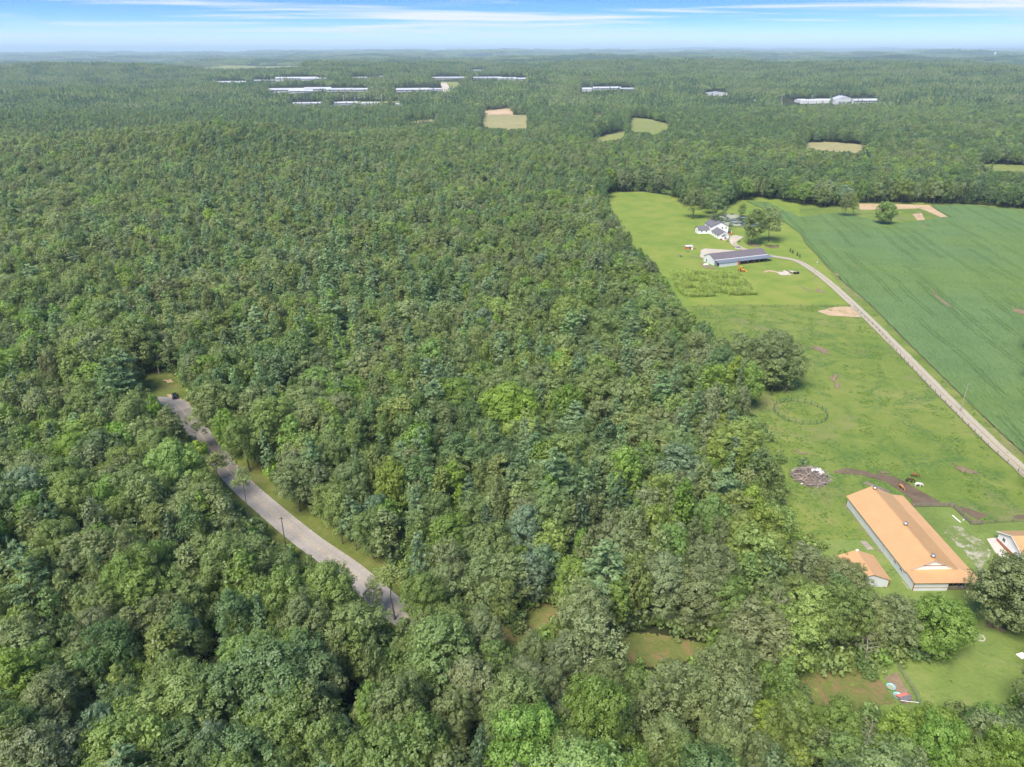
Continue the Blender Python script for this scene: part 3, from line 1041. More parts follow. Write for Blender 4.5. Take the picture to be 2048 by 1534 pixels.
def crown_plates(seed, R=4.0, base=7.0, top=17.0, nbr=34, leaf=(.34, .15)):
    """open scrub pine: ragged boughs that end in shallow tufts"""
    rng = np.random.default_rng(seed)
    V, TI = [], []
    for b in range(nbr):
        t = (b + rng.uniform(0, 1)) / nbr
        z0 = base + (top - base) * t
        ph = rng.uniform(0, 2 * math.pi)
        L = R * (1 - t ** 2.4) * rng.uniform(.55, 1.15) + .5
        for c in range(rng.integers(3, 6)):
            f = rng.uniform(.35, 1.0)
            q = rng.uniform(.6, 1.15)
            n = int(30 * q * q)
            pc = np.array([math.cos(ph) * L * f, math.sin(ph) * L * f, z0 + .25 * L * f]) + rng.normal(0, .45, 3)
            d = sphere_dirs(n, rng, -.4)
            pos = pc + d * q * np.array([1, 1, .5]) * rng.uniform(.4, 1.05, (n, 1))
            tang = unit(d + np.array([math.cos(ph) * .5, math.sin(ph) * .5, .35]))
            nr = unit(rng.normal(0, .6, (n, 3)) + np.array([0, 0, .8]) + d * .3)
            s = rng.uniform(.7, 1.3, n)
            V.append(quads(pos, nr, s * leaf[0], s * leaf[1], rng, tang, .1))
            TI.append(np.repeat(np.clip(rng.uniform(.1, .7) + rng.uniform(0, .3, n), 0, 1), 4))
    return np.concatenate(V), np.concatenate(TI)


def trunk_mb(seed, H, r0, limbs=6, lo=.35, hi=.8, reach=3.0, crook=.25, twig=0):
    rng = random.Random(seed)
    mb = MB()
    pts, rad = [], []
    x = y = 0.0
    for i in range(7):
        t = i / 6
        pts.append((x, y, H * t - (.15 if i == 0 else 0)))
        rad.append(r0 * (1.25 if i == 0 else 1) * (1 - .82 * t))
        x += rng.uniform(-crook, crook)
        y += rng.uniform(-crook, crook)
    mb.tube(pts, rad, 6)
    for i in range(limbs):
        t = lo + (hi - lo) * (i + rng.random()) / limbs
        k_ = min(5, int(t * 6))
        a, b = Vector(pts[k_]), Vector(pts[k_ + 1])
        p0_ = a.lerp(b, t * 6 - k_)
        ph = rng.uniform(0, 6.28)
        L = reach * rng.uniform(.6, 1.1) * (1.15 - t * .6)
        d = Vector((math.cos(ph), math.sin(ph), rng.uniform(.35, .9)))
        p1_ = p0_ + d * L * .5
        p2_ = p1_ + Vector((d.x, d.y, d.z * 1.1 + rng.uniform(-.2, .3))) * L * .5
        rr = r0 * (1 - .8 * t) * .5
        mb.tube([p0_, p1_, p2_], [rr, rr * .6, rr * .2], 5)
        for j in range(twig):
            q0 = p0_.lerp(p2_, rng.uniform(.3, .95))
            dd = Vector((d.x + rng.uniform(-.9, .9), d.y + rng.uniform(-.9, .9), rng.uniform(-.1, 1.1))).normalized()
            q1 = q0 + dd * L * rng.uniform(.25, .55)
            mb.tube([q0, q1], [rr * .38, rr * .1], 3)
            for s in range(2):
                e0 = q0.lerp(q1, rng.uniform(.3, .9))
                e1 = e0 + Vector((dd.x + rng.uniform(-.8, .8), dd.y + rng.uniform(-.8, .8), dd.z + rng.uniform(-.5, .5))).normalized() * L * .2
                mb.tube([e0, e1], [rr * .18, rr * .06], 3)
    return mb


COLS = {'mid': ((0.122, 0.164, 0.060), 'mid green'), 'dull': ((0.133, 0.164, 0.077), 'grey green'), 'dark': ((0.084, 0.127, 0.052), 'dark green'), 'fresh': ((0.124, 0.185, 0.050), 'bright green'),
        'yellow': ((0.153, 0.204, 0.052), 'yellow green'), 'brown': ((0.135, 0.159, 0.069), 'brownish green'), 'olive': ((0.127, 0.165, 0.062), 'olive green')}
LEAF = {c: leafmat('leaves_' + COLS[c][1].replace(' ', '_'), COLS[c][0]) for c in COLS}
LEAF['wpine'] = leafmat('needles_blue_green', (0.115, 0.168, 0.084), jit=.22)
LEAF['vpine'] = leafmat('needles_olive', (0.128, 0.159, 0.060), jit=.25)
LEAF['hemlock'] = leafmat('needles_dark', (0.056, 0.090, 0.045), jit=.25)
LEAF['soft'] = leafmat('leaves_silvery', (0.111, 0.159, 0.097), jit=.2)

RGB = {c: COLS[c][0] for c in COLS}
RGB.update(wpine=(0.115, 0.168, 0.084), vpine=(0.128, 0.159, 0.060), hemlock=(0.056, 0.090, 0.045), soft=(0.111, 0.159, 0.097))
LEAF_OWN = leafmat('tree_leaves', (.1, .14, .05), own=True, jit=.15)

SHAPES = {}
for key, fn, kw_, word in (
    ('broad_a', crown_broad, dict(seed=1, R=5.6, base=4.5, top=18.5, nclump=54), 'broad'), ('broad_b', crown_broad, dict(seed=2, R=5.3, base=4, top=17.5, nclump=46), 'broad'),
    ('broad_c', crown_broad, dict(seed=9, R=6.0, base=5, top=18.5, nclump=60), 'broad'),
    ('round_a', crown_broad, dict(seed=3, R=4.7, base=3.6, top=17.5, nclump=42, dens=340), 'round'), ('round_b', crown_broad, dict(seed=4, R=4.3, base=3.2, top=16.5, nclump=36, dens=340), 'round'),
    ('tall_a', crown_broad, dict(seed=5, R=4.1, base=4, top=20.5, nclump=46, pointy=.35), 'tall'), ('tall_b', crown_broad, dict(seed=6, R=3.6, base=4, top=19.5, nclump=38, pointy=.45), 'tall'),
    ('loose_a', crown_broad, dict(seed=7, R=5.0, base=4.5, top=18, nclump=36, loose=.55, leaf=.18), 'loose'), ('loose_b', crown_broad, dict(seed=8, R=4.4, base=4.5, top=18.5, nclump=32, loose=.9, pointy=.2, leaf=.18), 'loose'),
    ('wpine_a', crown_whorl, dict(seed=11, R=5.2, base=6, top=21.5, power=.58, nb=7), 'tiered'), ('wpine_b', crown_whorl, dict(seed=12, R=4.6, base=5, top=19.5, nb=7, irr=.3, power=.6), 'tiered'),
    ('wpine_c', crown_whorl, dict(seed=13, R=5.4, base=7, top=22, nb=6, irr=.32, power=.5), 'tiered'),
    ('vpine_a', crown_plates, dict(seed=14), 'ragged'), ('vpine_b', crown_plates, dict(seed=15, R=3.6, base=6, top=16.5, nbr=28), 'ragged'), ('vpine_c', crown_plates, dict(seed=16, R=4.4, base=8, top=17.5, nbr=38), 'ragged'),
    ('hem_a', crown_whorl, dict(seed=17, R=3.9, base=3, top=18.5, step=.8, nb=8, up=-.05, droop=.18, dens=26, leaf=(.36, .2), irr=.15), 'conical'),
    ('topknot', crown_plates, dict(seed=19, R=1.9, base=11.4, top=14.2, nbr=11, leaf=(.3, .12)), 'topknot'),
    ('willowy', crown_broad, dict(seed=21, R=8.2, base=.6, top=16.5, nclump=95, dens=200, leaf=.22), 'broad'),
    ('yard', crown_broad, dict(seed=22, R=6.6, base=2.5, top=15.5, nclump=60, dens=230, leaf=.22), 'broad'),
):
    v_, t_ = fn(**kw_)
    hgt = float(v_[:, 2].max())
    rad_ = float(np.percentile(np.hypot(v_[:, 0], v_[:, 1]), 96))
    conif = key[:5] in ('wpine', 'vpine') or key.startswith('hem') or key == 'topknot'
    tk = trunk_mb(hash(key) % 7 + len(key) + int(rad_ * 10), hgt * (.95 if conif else .74), .22 if not conif else .18, 3 if conif else 7, reach=rad_ * .75)
    if key == 'topknot':
        tk = trunk_mb(8, 13.4, .17, 4, .55, .95, 1.8, .18, 1)
    SHAPES[key] = dict(v=v_, t=t_, h=hgt, r=rad_, trunk=tk, word=word, conif=conif, mesh={}, tmesh=None)


def crown_mesh(shape):
    s = SHAPES[shape]
    if not s['mesh']:
        n = len(s['v'])
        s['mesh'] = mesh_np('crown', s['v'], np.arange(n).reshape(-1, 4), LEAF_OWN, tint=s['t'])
    return s['mesh']


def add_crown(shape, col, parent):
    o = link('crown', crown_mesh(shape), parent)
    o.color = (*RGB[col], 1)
    return o


def trunk_mesh(shape):
    s = SHAPES[shape]
    if s['tmesh'] is None:
        s['tmesh'] = s['trunk'].mesh('trunk', M['bark'])
    return s['tmesh']


def whole_mesh(shape, col):
    """crown and trunk of a tree in one mesh, for the far-off mass of the wood"""
    s = SHAPES[shape]
    qv = s['v'].reshape(-1, 4, 3)[::3]
    cv = qv.mean(1, keepdims=True)
    s = dict(s, v=(cv + (qv - cv) * 1.66).reshape(-1, 3), t=s['t'].reshape(-1, 4)[::3].ravel())
    n = len(s['v'])
    tv = np.array(s['trunk'].v)
    q4 = np.array([f for f in s['trunk'].f if len(f) == 4]) + n
    q = np.arange(n).reshape(-1, 4)
    return mesh_np('forest_tree', np.concatenate([s['v'], tv]), [q, q4], [LEAF[col], M['bark']], tint=np.concatenate([s['t'], np.zeros(len(tv))]),
                   mi=np.concatenate([np.zeros(len(q)), np.ones(len(q4))]))


# ---------------------------------------------------------------- where trees may stand
OPEN = [
    # the farm clearing, as far as its nearer trees let one see
    [(1213, 386), (1285, 384), (1335, 392), (1372, 416), (1400, 418), (1424, 420), (1440, 425), (1465, 405), (1487, 400), (1500, 398), (1540, 400), (1610, 412), (1640, 416), (1690, 416), (1715, 408), (1790, 407), (1862, 410),
     (1950, 411), (2070, 422), (2070, 1385), (2000, 1388), (1940, 1402), (1880, 1412), (1850, 1418), (1836, 1405), (1800, 1345), (1812, 1330), (1858, 1330), (1930, 1200), (1800, 1195), (1770, 1150), (1700, 1108), (1645, 1075), (1600, 1052), (1580, 1000), (1577, 960), (1572, 900), (1563, 868), (1520, 832),
     (1494, 802), (1500, 790), (1545, 796), (1590, 780), (1603, 730), (1600, 690), (1560, 655), (1500, 662), (1420, 650), (1388, 622), (1366, 598), (1338, 566), (1324, 543), (1305, 512), (1276, 490), (1263, 462), (1240, 440), (1226, 420)],
    # the road and its verges
    [(292, 746), (335, 742), (372, 778), (382, 800), (405, 836), (440, 890), (482, 946), (560, 1006), (640, 1066), (720, 1110), (792, 1142), (815, 1172), (790, 1200), (791, 1238), (762, 1215), (735, 1180), (700, 1150), (640, 1128),
     (610, 1100), (585, 1085), (545, 1062), (500, 1022), (462, 985), (438, 948), (428, 930), (408, 892), (384, 862), (345, 812), (330, 797), (300, 780)],
    [(1236, 1268), (1300, 1264), (1418, 1290), (1412, 1312), (1340, 1322), (1240, 1318)],
    [(1060, 1214), (1118, 1214), (1128, 1232), (1080, 1252), (1050, 1236)],
    [(1618, 1345), (1690, 1345), (1765, 1360), (1785, 1385), (1740, 1402), (1640, 1392)],
    [(1185, 1440), (1215, 1442), (1200, 1475), (1180, 1470)],
    [(965, 232), (1054, 231), (1053, 256), (1020, 258), (966, 253)], [(970, 222), (1025, 218), (1025, 231), (968, 231)],
    [(1172, 281), (1212, 271), (1254, 262), (1244, 276), (1204, 282)], [(1262, 236), (1300, 240), (1339, 250), (1334, 257), (1306, 270), (1298, 262), (1262, 262)],
    [(1190, 227), (1204, 227), (1204, 233), (1190, 233)], [(1598, 288), (1650, 285), (1738, 292), (1716, 303), (1640, 300)], [(1945, 330), (2060, 333), (2060, 342), (1972, 340)],
    [(806, 245), (878, 238), (864, 244), (812, 249)], [(380, 137), (500, 133), (625, 133), (600, 136), (430, 139)], [(881, 167), (892, 167), (903, 184), (888, 184)], [(877, 167), (922, 167), (903, 178)], [(712, 205), (803, 204), (803, 207), (712, 209)],
]
# far sheds: (left px, right px, ridge row, foot row, kind)
SHEDS = [(436, 492, 163, 168, 's'), (508, 556, 160, 163, 's'), (557, 629, 154, 160, 's'), (604, 640, 156, 160, 's'), (645, 664, 156, 158, 's'), (704, 748, 154, 157, 's'), (757, 766, 152, 155, 'h'),
         (540, 612, 176, 184, 's'), (612, 658, 175, 182, 's'), (580, 622, 180, 186, 's'), (655, 702, 177, 183, 's'), (700, 736, 177, 183, 's'), (793, 855, 176, 184, 's'), (852, 881, 177, 182, 's'),
         (864, 929, 154, 158, 's'), (947, 1000, 154, 158, 's'), (996, 1030, 155, 160, 's'), (1028, 1054, 156, 161, 's'), (586, 641, 205, 210, 's'), (669, 711, 204, 210, 's'), (722, 755, 205, 210, 's'), (790, 800, 207, 211, 'h'),
         (943, 971, 140, 142, 's'), (1165, 1182, 176, 183, 'h'), (1188, 1239, 174, 180, 's'), (1237, 1272, 176, 180, 's'), (1410, 1458, 184, 192, 'g'), (1594, 1611, 199, 205, 'h'), (1629, 1658, 198, 206, 's'),
         (1667, 1701, 194, 208, 'w'), (1701, 1754, 197, 206, 's'), (1499, 1511, 200, 203, 'h')]
for a_, b_, t_, f_, _k in SHEDS:
    OPEN.append([(a_ - 1, t_ - .8), (b_ + 1, t_ - .8), (b_ + 1, f_ - .4), (a_ - 1, f_ + .4)])
OPEN.append([(1766, 1362), (1796, 1342), (1842, 1410), (1800, 1410), (1774, 1392)])
OPEN.append([(1561, 199), (1626, 199), (1626, 209), (1561, 209)])


def clear(px, py):
    r = np.zeros(np.shape(px), bool)
    for pl in OPEN:
        xs_ = [q[0] for q in pl]
        ys_ = [q[1] for q in pl]
        m = (px > min(xs_)) & (px < max(xs_)) & (py > min(ys_)) & (py < max(ys_))
        if m.any():
            r[m] |= inpoly(px[m], py[m], pl)
    return r


def blocked(x, y, z, h, r):
    """would a tree here hide what the photo shows open, or stand on it?"""
    b = np.zeros(len(x), bool)
    for fx, fy, fz in ((0, 0, 0), (0, 0, .98), (-.85, 0, .66), (.85, 0, .66), (0, 0, .6), (-.5, 0, .88), (.5, 0, .88), (-.6, 0, .42), (.6, 0, .42), (0, -.6, .5), (0, -.5, .28), (-.7, 0, .3), (.7, 0, .3)):
        px, py, zc__ = PR(x + fx * r, y + fy * r, z + fz * h)
        b |= clear(px, py) & (zc__ > 1)
    return b


def near_line(x, y, line, w):
    b = np.zeros(len(x), bool)
    for p in line[::2]:
        b |= (x - p.x) ** 2 + (y - p.y) ** 2 < w * w
    return b


rng = np.random.default_rng(42)


def field_pts(y0, y1, s, spread, pad=12):
    X_, Y_ = [], []
    yy = y0
    row = 0
    while yy < y1:
        w = spread * (yy * CP + 48) + pad
        xx = np.arange(-w, w, s) + (s / 2 if row % 2 else 0)
        X_.append(xx + rng.uniform(-.36, .36, len(xx)) * s)
        Y_.append(yy + rng.uniform(-.36, .36, len(xx)) * s)
        yy += s * .87
        row += 1
    return np.concatenate(X_), np.concatenate(Y_)


BROAD = ['broad_a', 'broad_b', 'broad_c', 'round_a', 'round_b', 'tall_a', 'tall_b', 'loose_a', 'loose_b']
PINES = [('wpine_a', 'wpine'), ('wpine_b', 'wpine'), ('wpine_c', 'wpine'), ('vpine_a', 'vpine'), ('vpine_b', 'vpine'), ('vpine_c', 'vpine'), ('hem_a', 'hemlock')]
BC = ['dark', 'mid', 'fresh', 'yellow', 'dull', 'brown', 'olive']
KINDS_ALL = [(s, c) for s in BROAD for c in BC] + PINES + [('round_a', 'soft'), ('broad_b', 'soft')]
KI = {k_: i for i, k_ in enumerate(KINDS_ALL)}

# trees picked out in the photo: (crown top px, crown top py, crown width px, shape, colour)
NOCHECK = {(1708, 1128), (1440, 385), (1512, 416), (1548, 410), (1778, 400), (1420, 372), (1485, 405), (1698, 383), (1716, 385), (1630, 395), (1895, 1195), (2064, 1108), (1553, 655), (1393, 372)}
PICKED = [
    (1553, 655, 108, 'willowy', 'olive'), (1510, 672, 60, 'broad_b', 'dark'), (1435, 730, 100, 'loose_a', 'yellow'), (1345, 665, 78, 'broad_a', 'dark'), (1200, 730, 130, 'broad_c', 'mid'), (1185, 668, 66, 'round_a', 'mid'),
    (1092, 668, 56, 'round_b', 'fresh'), (1140, 590, 92, 'broad_a', 'yellow'), (1215, 620, 86, 'loose_a', 'olive'), (818, 645, 54, 'wpine_b', 'wpine'), (1245, 820, 84, 'vpine_a', 'vpine'), (1200, 800, 80, 'vpine_c', 'vpine'),
    (1290, 880, 70, 'round_a', 'fresh'), (1200, 920, 58, 'wpine_b', 'wpine'), (1035, 900, 54, 'wpine_a', 'wpine'), (905, 920, 62, 'tall_a', 'fresh'), (800, 885, 56, 'loose_b', 'yellow'), (1020, 760, 120, 'broad_c', 'fresh'),
    (1468, 958, 62, 'round_a', 'dark'), (1385, 905, 60, 'round_b', 'mid'), (1320, 945, 88, 'loose_a', 'yellow'), (1420, 990, 66, 'loose_b', 'yellow'), (1530, 1010, 86, 'loose_a', 'yellow'), (1560, 1062, 72, 'round_a', 'yellow'),
    (1330, 1100, 110, 'broad_c', 'dull'), (1430, 1085, 104, 'broad_a', 'dull'), (1620, 1090, 84, 'broad_b', 'dull'), (1690, 1120, 110, 'broad_a', 'brown'), (1600, 1150, 90, 'round_a', 'mid'), (1550, 1160, 80, 'broad_b', 'mid'),
    (1735, 1190, 110, 'broad_a', 'brown'), (1800, 1195, 112, 'broad_c', 'dull'), (1895, 1195, 118, 'yard', 'fresh'), (2064, 1108, 150, 'yard', 'mid'), (1175, 1175, 112, 'broad_a', 'dull'), (1060, 1105, 80, 'round_a', 'soft'),
    (1050, 1010, 84, 'round_a', 'soft'), (1090, 1090, 70, 'round_b', 'soft'), (1140, 1115, 84, 'loose_a', 'yellow'), (1240, 1150, 66, 'tall_a', 'fresh'), (700, 990, 74, 'wpine_a', 'wpine'), (745, 985, 66, 'round_a', 'soft'),
    (655, 955, 80, 'broad_b', 'mid'), (660, 590, 84, 'wpine_c', 'wpine'), (735, 615, 58, 'vpine_b', 'vpine'), (225, 695, 96, 'wpine_c', 'wpine'), (200, 715, 70, 'wpine_a', 'wpine'), (105, 620, 60, 'wpine_b', 'wpine'),
    (420, 755, 108, 'broad_c', 'mid'), (540, 790, 96, 'broad_a', 'mid'), (480, 830, 84, 'broad_b', 'mid'), (318, 812, 66, 'vpine_a', 'vpine'), (250, 795, 84, 'round_a', 'mid'), (330, 880, 110, 'broad_c', 'fresh'), (200, 950, 84, 'round_a', 'fresh'),
    (120, 905, 90, 'broad_a', 'mid'), (40, 900, 100, 'broad_c', 'dull'), (90, 980, 66, 'hem_a', 'hemlock'), (255, 1050, 60, 'round_b', 'fresh'), (310, 1095, 54, 'loose_b', 'yellow'), (345, 1135, 56, 'tall_b', 'fresh'),
    (370, 1165, 76, 'vpine_a', 'vpine'), (250, 1215, 84, 'vpine_c', 'vpine'), (310, 1255, 84, 'vpine_b', 'vpine'), (360, 1090, 70, 'vpine_b', 'vpine'), (400, 1060, 70, 'vpine_a', 'vpine'), (300, 1010, 66, 'vpine_c', 'vpine'),
    (260, 1325, 66, 'loose_a', 'yellow'), (235, 1320, 60, 'tall_a', 'yellow'), (475, 1280, 104, 'broad_a', 'fresh'), (330, 1310, 120, 'broad_c', 'mid'), (605, 1185, 110, 'broad_a', 'mid'), (510, 1395, 84, 'round_a', 'fresh'),
    (70, 1350, 130, 'broad_c', 'dull'), (640, 1310, 100, 'round_a', 'dull'), (660, 1120, 120, 'broad_c', 'fresh'), (560, 1105, 72, 'broad_b', 'mid'), (850, 1150, 100, 'broad_a', 'mid'), (1000, 1160, 76, 'loose_a', 'olive'),
    (740, 1365, 84, 'tall_a', 'fresh'), (820, 1270, 84, 'broad_b', 'mid'), (940, 1310, 104, 'broad_c', 'dull'), (900, 1390, 104, 'broad_a', 'brown'), (990, 1390, 90, 'broad_b', 'mid'), (1060, 1262, 78, 'broad_b', 'dull'), (1130, 1265, 84, 'broad_a', 'dull'),
    (1210, 1325, 110, 'broad_c', 'mid'), (1280, 1335, 80, 'broad_b', 'fresh'), (1150, 1400, 90, 'broad_a', 'dull'), (1070, 1415, 44, 'round_b', 'yellow'), (1250, 1410, 84, 'broad_b', 'mid'), (1120, 1460, 84, 'broad_a', 'dull'),
    (1475, 1278, 104, 'broad_a', 'dull'), (1400, 1330, 84, 'broad_b', 'mid'), (1540, 1325, 60, 'round_b', 'fresh'), (1580, 1315, 46, 'tall_b', 'fresh'), (1600, 1390, 90, 'round_a', 'yellow'), (1690, 1400, 92, 'broad_a', 'fresh'), (1800, 1405, 76, 'tall_a', 'yellow'),
    (1900, 1415, 110, 'broad_c', 'fresh'), (1985, 1400, 70, 'round_a', 'fresh'), (2040, 1425, 90, 'broad_b', 'dark'), (1520, 1470, 84, 'broad_b', 'dull'), (1600, 1485, 66, 'round_b', 'yellow'), (1450, 1440, 100, 'broad_c', 'dull'), (1350, 1440, 100, 'broad_a', 'mid'),
    (1500, 1290, 60, 'broad_b', 'dull'), (165, 1480, 100, 'broad_a', 'fresh'), (560, 1500, 100, 'broad_c', 'mid'), (700, 1490, 110, 'broad_a', 'mid'), (1700, 1470, 100, 'broad_b', 'fresh'), (1830, 1490, 100, 'round_a', 'fresh'), (1960, 1480, 110, 'broad_a', 'fresh'),
    # trees of the farmyard and the field edge
    (1440, 385, 37, 'tall_a', 'dark'), (1512, 416, 50, 'round_a', 'olive'), (1548, 410, 56, 'broad_b', 'olive'), (1478, 660, 74, 'broad_b', 'dull'), (1448, 692, 72, 'broad_a', 'dark'), (1400, 660, 70, 'loose_a', 'brown'), (1392, 722, 80, 'broad_b', 'mid'), (1393, 372, 44, 'broad_b', 'mid'), (1778, 400, 38, 'yard', 'fresh'), (1420, 372, 30, 'round_a', 'mid'), (1485, 405, 16, 'round_b', 'olive'),
    (1698, 383, 30, 'loose_a', 'brown'), (1716, 385, 16, 'tall_b', 'yellow'), (905, 1195, 90, 'broad_b', 'mid'), (908, 1238, 92, 'broad_b', 'mid'), (1052, 1318, 92, 'broad_a', 'dull'), (985, 1285, 84, 'round_a', 'mid'), (1708, 1128, 82, 'broad_b', 'brown'), (965, 1222, 84, 'broad_a', 'dull'), (845, 1222, 60, 'round_a', 'mid'), (1105, 1335, 76, 'broad_b', 'dull'),
]
trees = []          # x, y, z, shape, colour, scale xy, scale z, picked
for ppx, ppy, wpx, sh, co in PICKED:
    s = SHAPES[sh]
    sc = 1.0
    for _ in range(4):
        p = G(ppx, ppy, s['h'] * sc)
        zc__ = p.y * CP - (p.z - CAM_H) * SP
        sc = wpx / FPX * zc__ / (2 * s['r'])
        sc = min(1.7, max(.35, sc))
    szz = min(max(sc, .72), 1.38 if (ppx, ppy) in NOCHECK else 1.2) if wpx > 35 else sc
    if 1580 < ppx < 1830 and 1080 < ppy < 1215:
        szz = min(szz, .74)
    while szz > .42 and (ppx, ppy) not in NOCHECK:                # its foot must not stand in the open
        p = G(ppx, ppy, s['h'] * szz)
        bx_, by_, _ = PR(p.x, p.y, 0)
        if not clear(np.array([bx_]), np.array([by_]))[0]:
            break
        szz *= .93
        sc = max(sc * .97, .35)
    p = G(ppx, ppy, s['h'] * szz)
    trees.append((p.x, p.y, 0.0, sh, co, sc, szz, True))
px_ = np.array([t[0] for t in trees])
py_ = np.array([t[1] for t in trees])
pr_ = np.array([SHAPES[t[3]]['r'] * t[5] for t in trees])

x, y = field_pts(56, 1500, 6.5, .86, 25)
z = land(x, y)
n = len(x)
fx, fy, _ = PR(x, y, z + 17)
# which kinds grow where
pine_n = .5 + .5 * wob(x, y, 210, 3.3)
belt = np.exp(-((fx - 640 - (fy - 420) * .35) / 330) ** 2) * sst(1000, 620, fy) * sst(190, 320, fy)
ppine = np.clip(.07 + .5 * belt * (.4 + .8 * pine_n) + .13 * (pine_n > .8) + .22 * ((fx > 1150) & (fy > 700) & (fy < 1000)), 0, .62)
u = rng.uniform(size=n)
ispine = u < ppine
pk = rng.choice(7, n, p=[.2, .2, .16, .14, .12, .1, .08])
shp = rng.choice(9, n, p=[.15, .15, .11, .14, .14, .09, .08, .08, .06])
upper_left = sst(1000, 300, fx) * sst(800, 450, fy)
colp = np.array([.13, .37, .15, .03, .24, .02, .06])
colq = np.array([.08, .26, .05, .02, .22, .14, .23])
cu = np.clip(.5 + .34 * wob(x, y, 150, 5.1) + .22 * rng.normal(size=n), 0, .9999)
cu = (np.argsort(np.argsort(cu)) + .5) / n          # stands of one kind, mixed at their edges
cA = np.searchsorted(np.cumsum(colp), cu * .9999)
cB = np.searchsorted(np.cumsum(colq), cu * .9999)
colr = np.where(rng.uniform(size=n) < upper_left, cB, cA)
eastedge = (fx > 1380) & (fx < 1640) & (fy > 850) & (rng.uniform(size=n) < .35)
colr = np.where(eastedge, 3, colr)
back_left = (x < -60) & (y > 1130) & (y < 2000)          # beyond the left rise the wood turns to pine
ispine |= back_left & (rng.uniform(size=n) < .38)
colr = np.where(back_left & (rng.uniform(size=n) < .8), np.where(rng.uniform(size=n) < .45, 0, 1), colr)
crest_ = (x < -120) & (y > 760) & (y < 1130)
colr = np.where(crest_ & (rng.uniform(size=n) < .6), np.where(rng.uniform(size=n) < .6, 6, 4), colr)
ispine &= ~(crest_ & (rng.uniform(size=n) < .8))
belt_ = np.zeros(n, bool)
for bx_, by_, br_ in ((60, 1350, 190), (220, 1180, 200), (420, 1030, 170), (330, 1350, 150), (700, 900, 110), (250, 690, 70), (420, 640, 60), (560, 640, 70)):
    belt_ |= (x - bx_) ** 2 + ((y - by_) * .8) ** 2 < (br_ * (1 + .3 * wob(x, y, 160, 2.0))) ** 2
far_dark = (wob(x, y, 520, 3.7) + .25 * rng.normal(size=n) > .55) & (y > 520)
colr = np.where((belt_ | far_dark) & (rng.uniform(size=n) < .72), 0, colr)
kind = np.array([KI[(BROAD[a], BC[b])] for a, b in zip(shp, colr)])
kind = np.where(ispine, np.array([KI[q] for q in PINES])[pk], kind)
soft = (~ispine) & (rng.uniform(size=n) < .02)
kind = np.where(soft, KI[('round_a', 'soft')], kind)
sxy = rng.choice([.62, .85, 1.05, 1.32], n, p=[.24, .3, .3, .16]) * rng.uniform(.88, 1.12, n) * (1 + .1 * wob(x, y, 130, .9))
sz = np.clip(rng.normal(.86, .075, n) + .15 * sxy + .13 * wob(x, y, 95, 2.6), .62, 1.28)
hh = np.array([SHAPES[KINDS_ALL[k_][0]]['h'] for k_ in kind]) * sz
rr = np.array([SHAPES[KINDS_ALL[k_][0]]['r'] for k_ in kind]) * sxy
ok = ~blocked(x, y, z, hh, rr)
ok &= ~near_line(x, y, road_line, 4.6)
ok &= ~inpoly(x, y, pxpoly([(1690, 1000), (1960, 1000), (2200, 1000), (2200, 1200), (1800, 1195), (1690, 1110)]))
for a, b, c in zip(px_, py_, pr_):
    ok &= (x - a) ** 2 + (y - b) ** 2 > (.8 * c + 1.2) ** 2
# where a big tree would cover an opening a smaller one may do
small = ~ok & (rng.uniform(size=n) < .75)
s2 = rng.uniform(.34, .6, n)
ok2 = small & ~blocked(x, y, z, hh / sz * s2, rr / sxy * s2) & ~near_line(x, y, road_line, 5.5)
for a, b, c in zip(px_, py_, pr_):
    ok2 &= (x - a) ** 2 + (y - b) ** 2 > (.8 * c) ** 2
ok2 &= ~inpoly(x, y, PASTURE) & ~inpoly(x, y, SOY)
sxy = np.where(ok, sxy, s2)
sz = np.where(ok, sz, s2 * 1.1)
sel = ok | ok2
gx, gy, gz, gk, gsx, gsz = x[sel], y[sel], z[sel], kind[sel], sxy[sel], sz[sel]
for a in range(len(gx)):
    if gy[a] < 330:
        trees.append((gx[a], gy[a], gz[a], *KINDS_ALL[gk[a]], gsx[a], gsz[a], False))

# the largest 300 broadleaved trees and 100 pines that the frame shows become things of their own
cand = []
for t in trees:
    s = SHAPES[t[3]]
    h_, r_ = s['h'] * t[6], s['r'] * t[5]
    tx, ty, tz = PR(t[0], t[1], t[2] + h_ * .82)
    inside = -20 < tx < 2068 and 330 < ty < 1545
    cand.append((float(tx), float(ty), float(r_ * FPX / max(tz, 1)), inside))
order = sorted(range(len(trees)), key=lambda i: -(cand[i][2] + (1000 if trees[i][7] else 0)) if cand[i][3] else 1e9)
single, cnt = set(), {True: 0, False: 0}
for i in order:
    if not cand[i][3]:
        continue
    c = SHAPES[trees[i][3]]['conif']
    if cnt[c] < (90 if c else 292):
        cnt[c] += 1
        single.add(i)
taken = {(trees[i][0], trees[i][1]) for i in single}

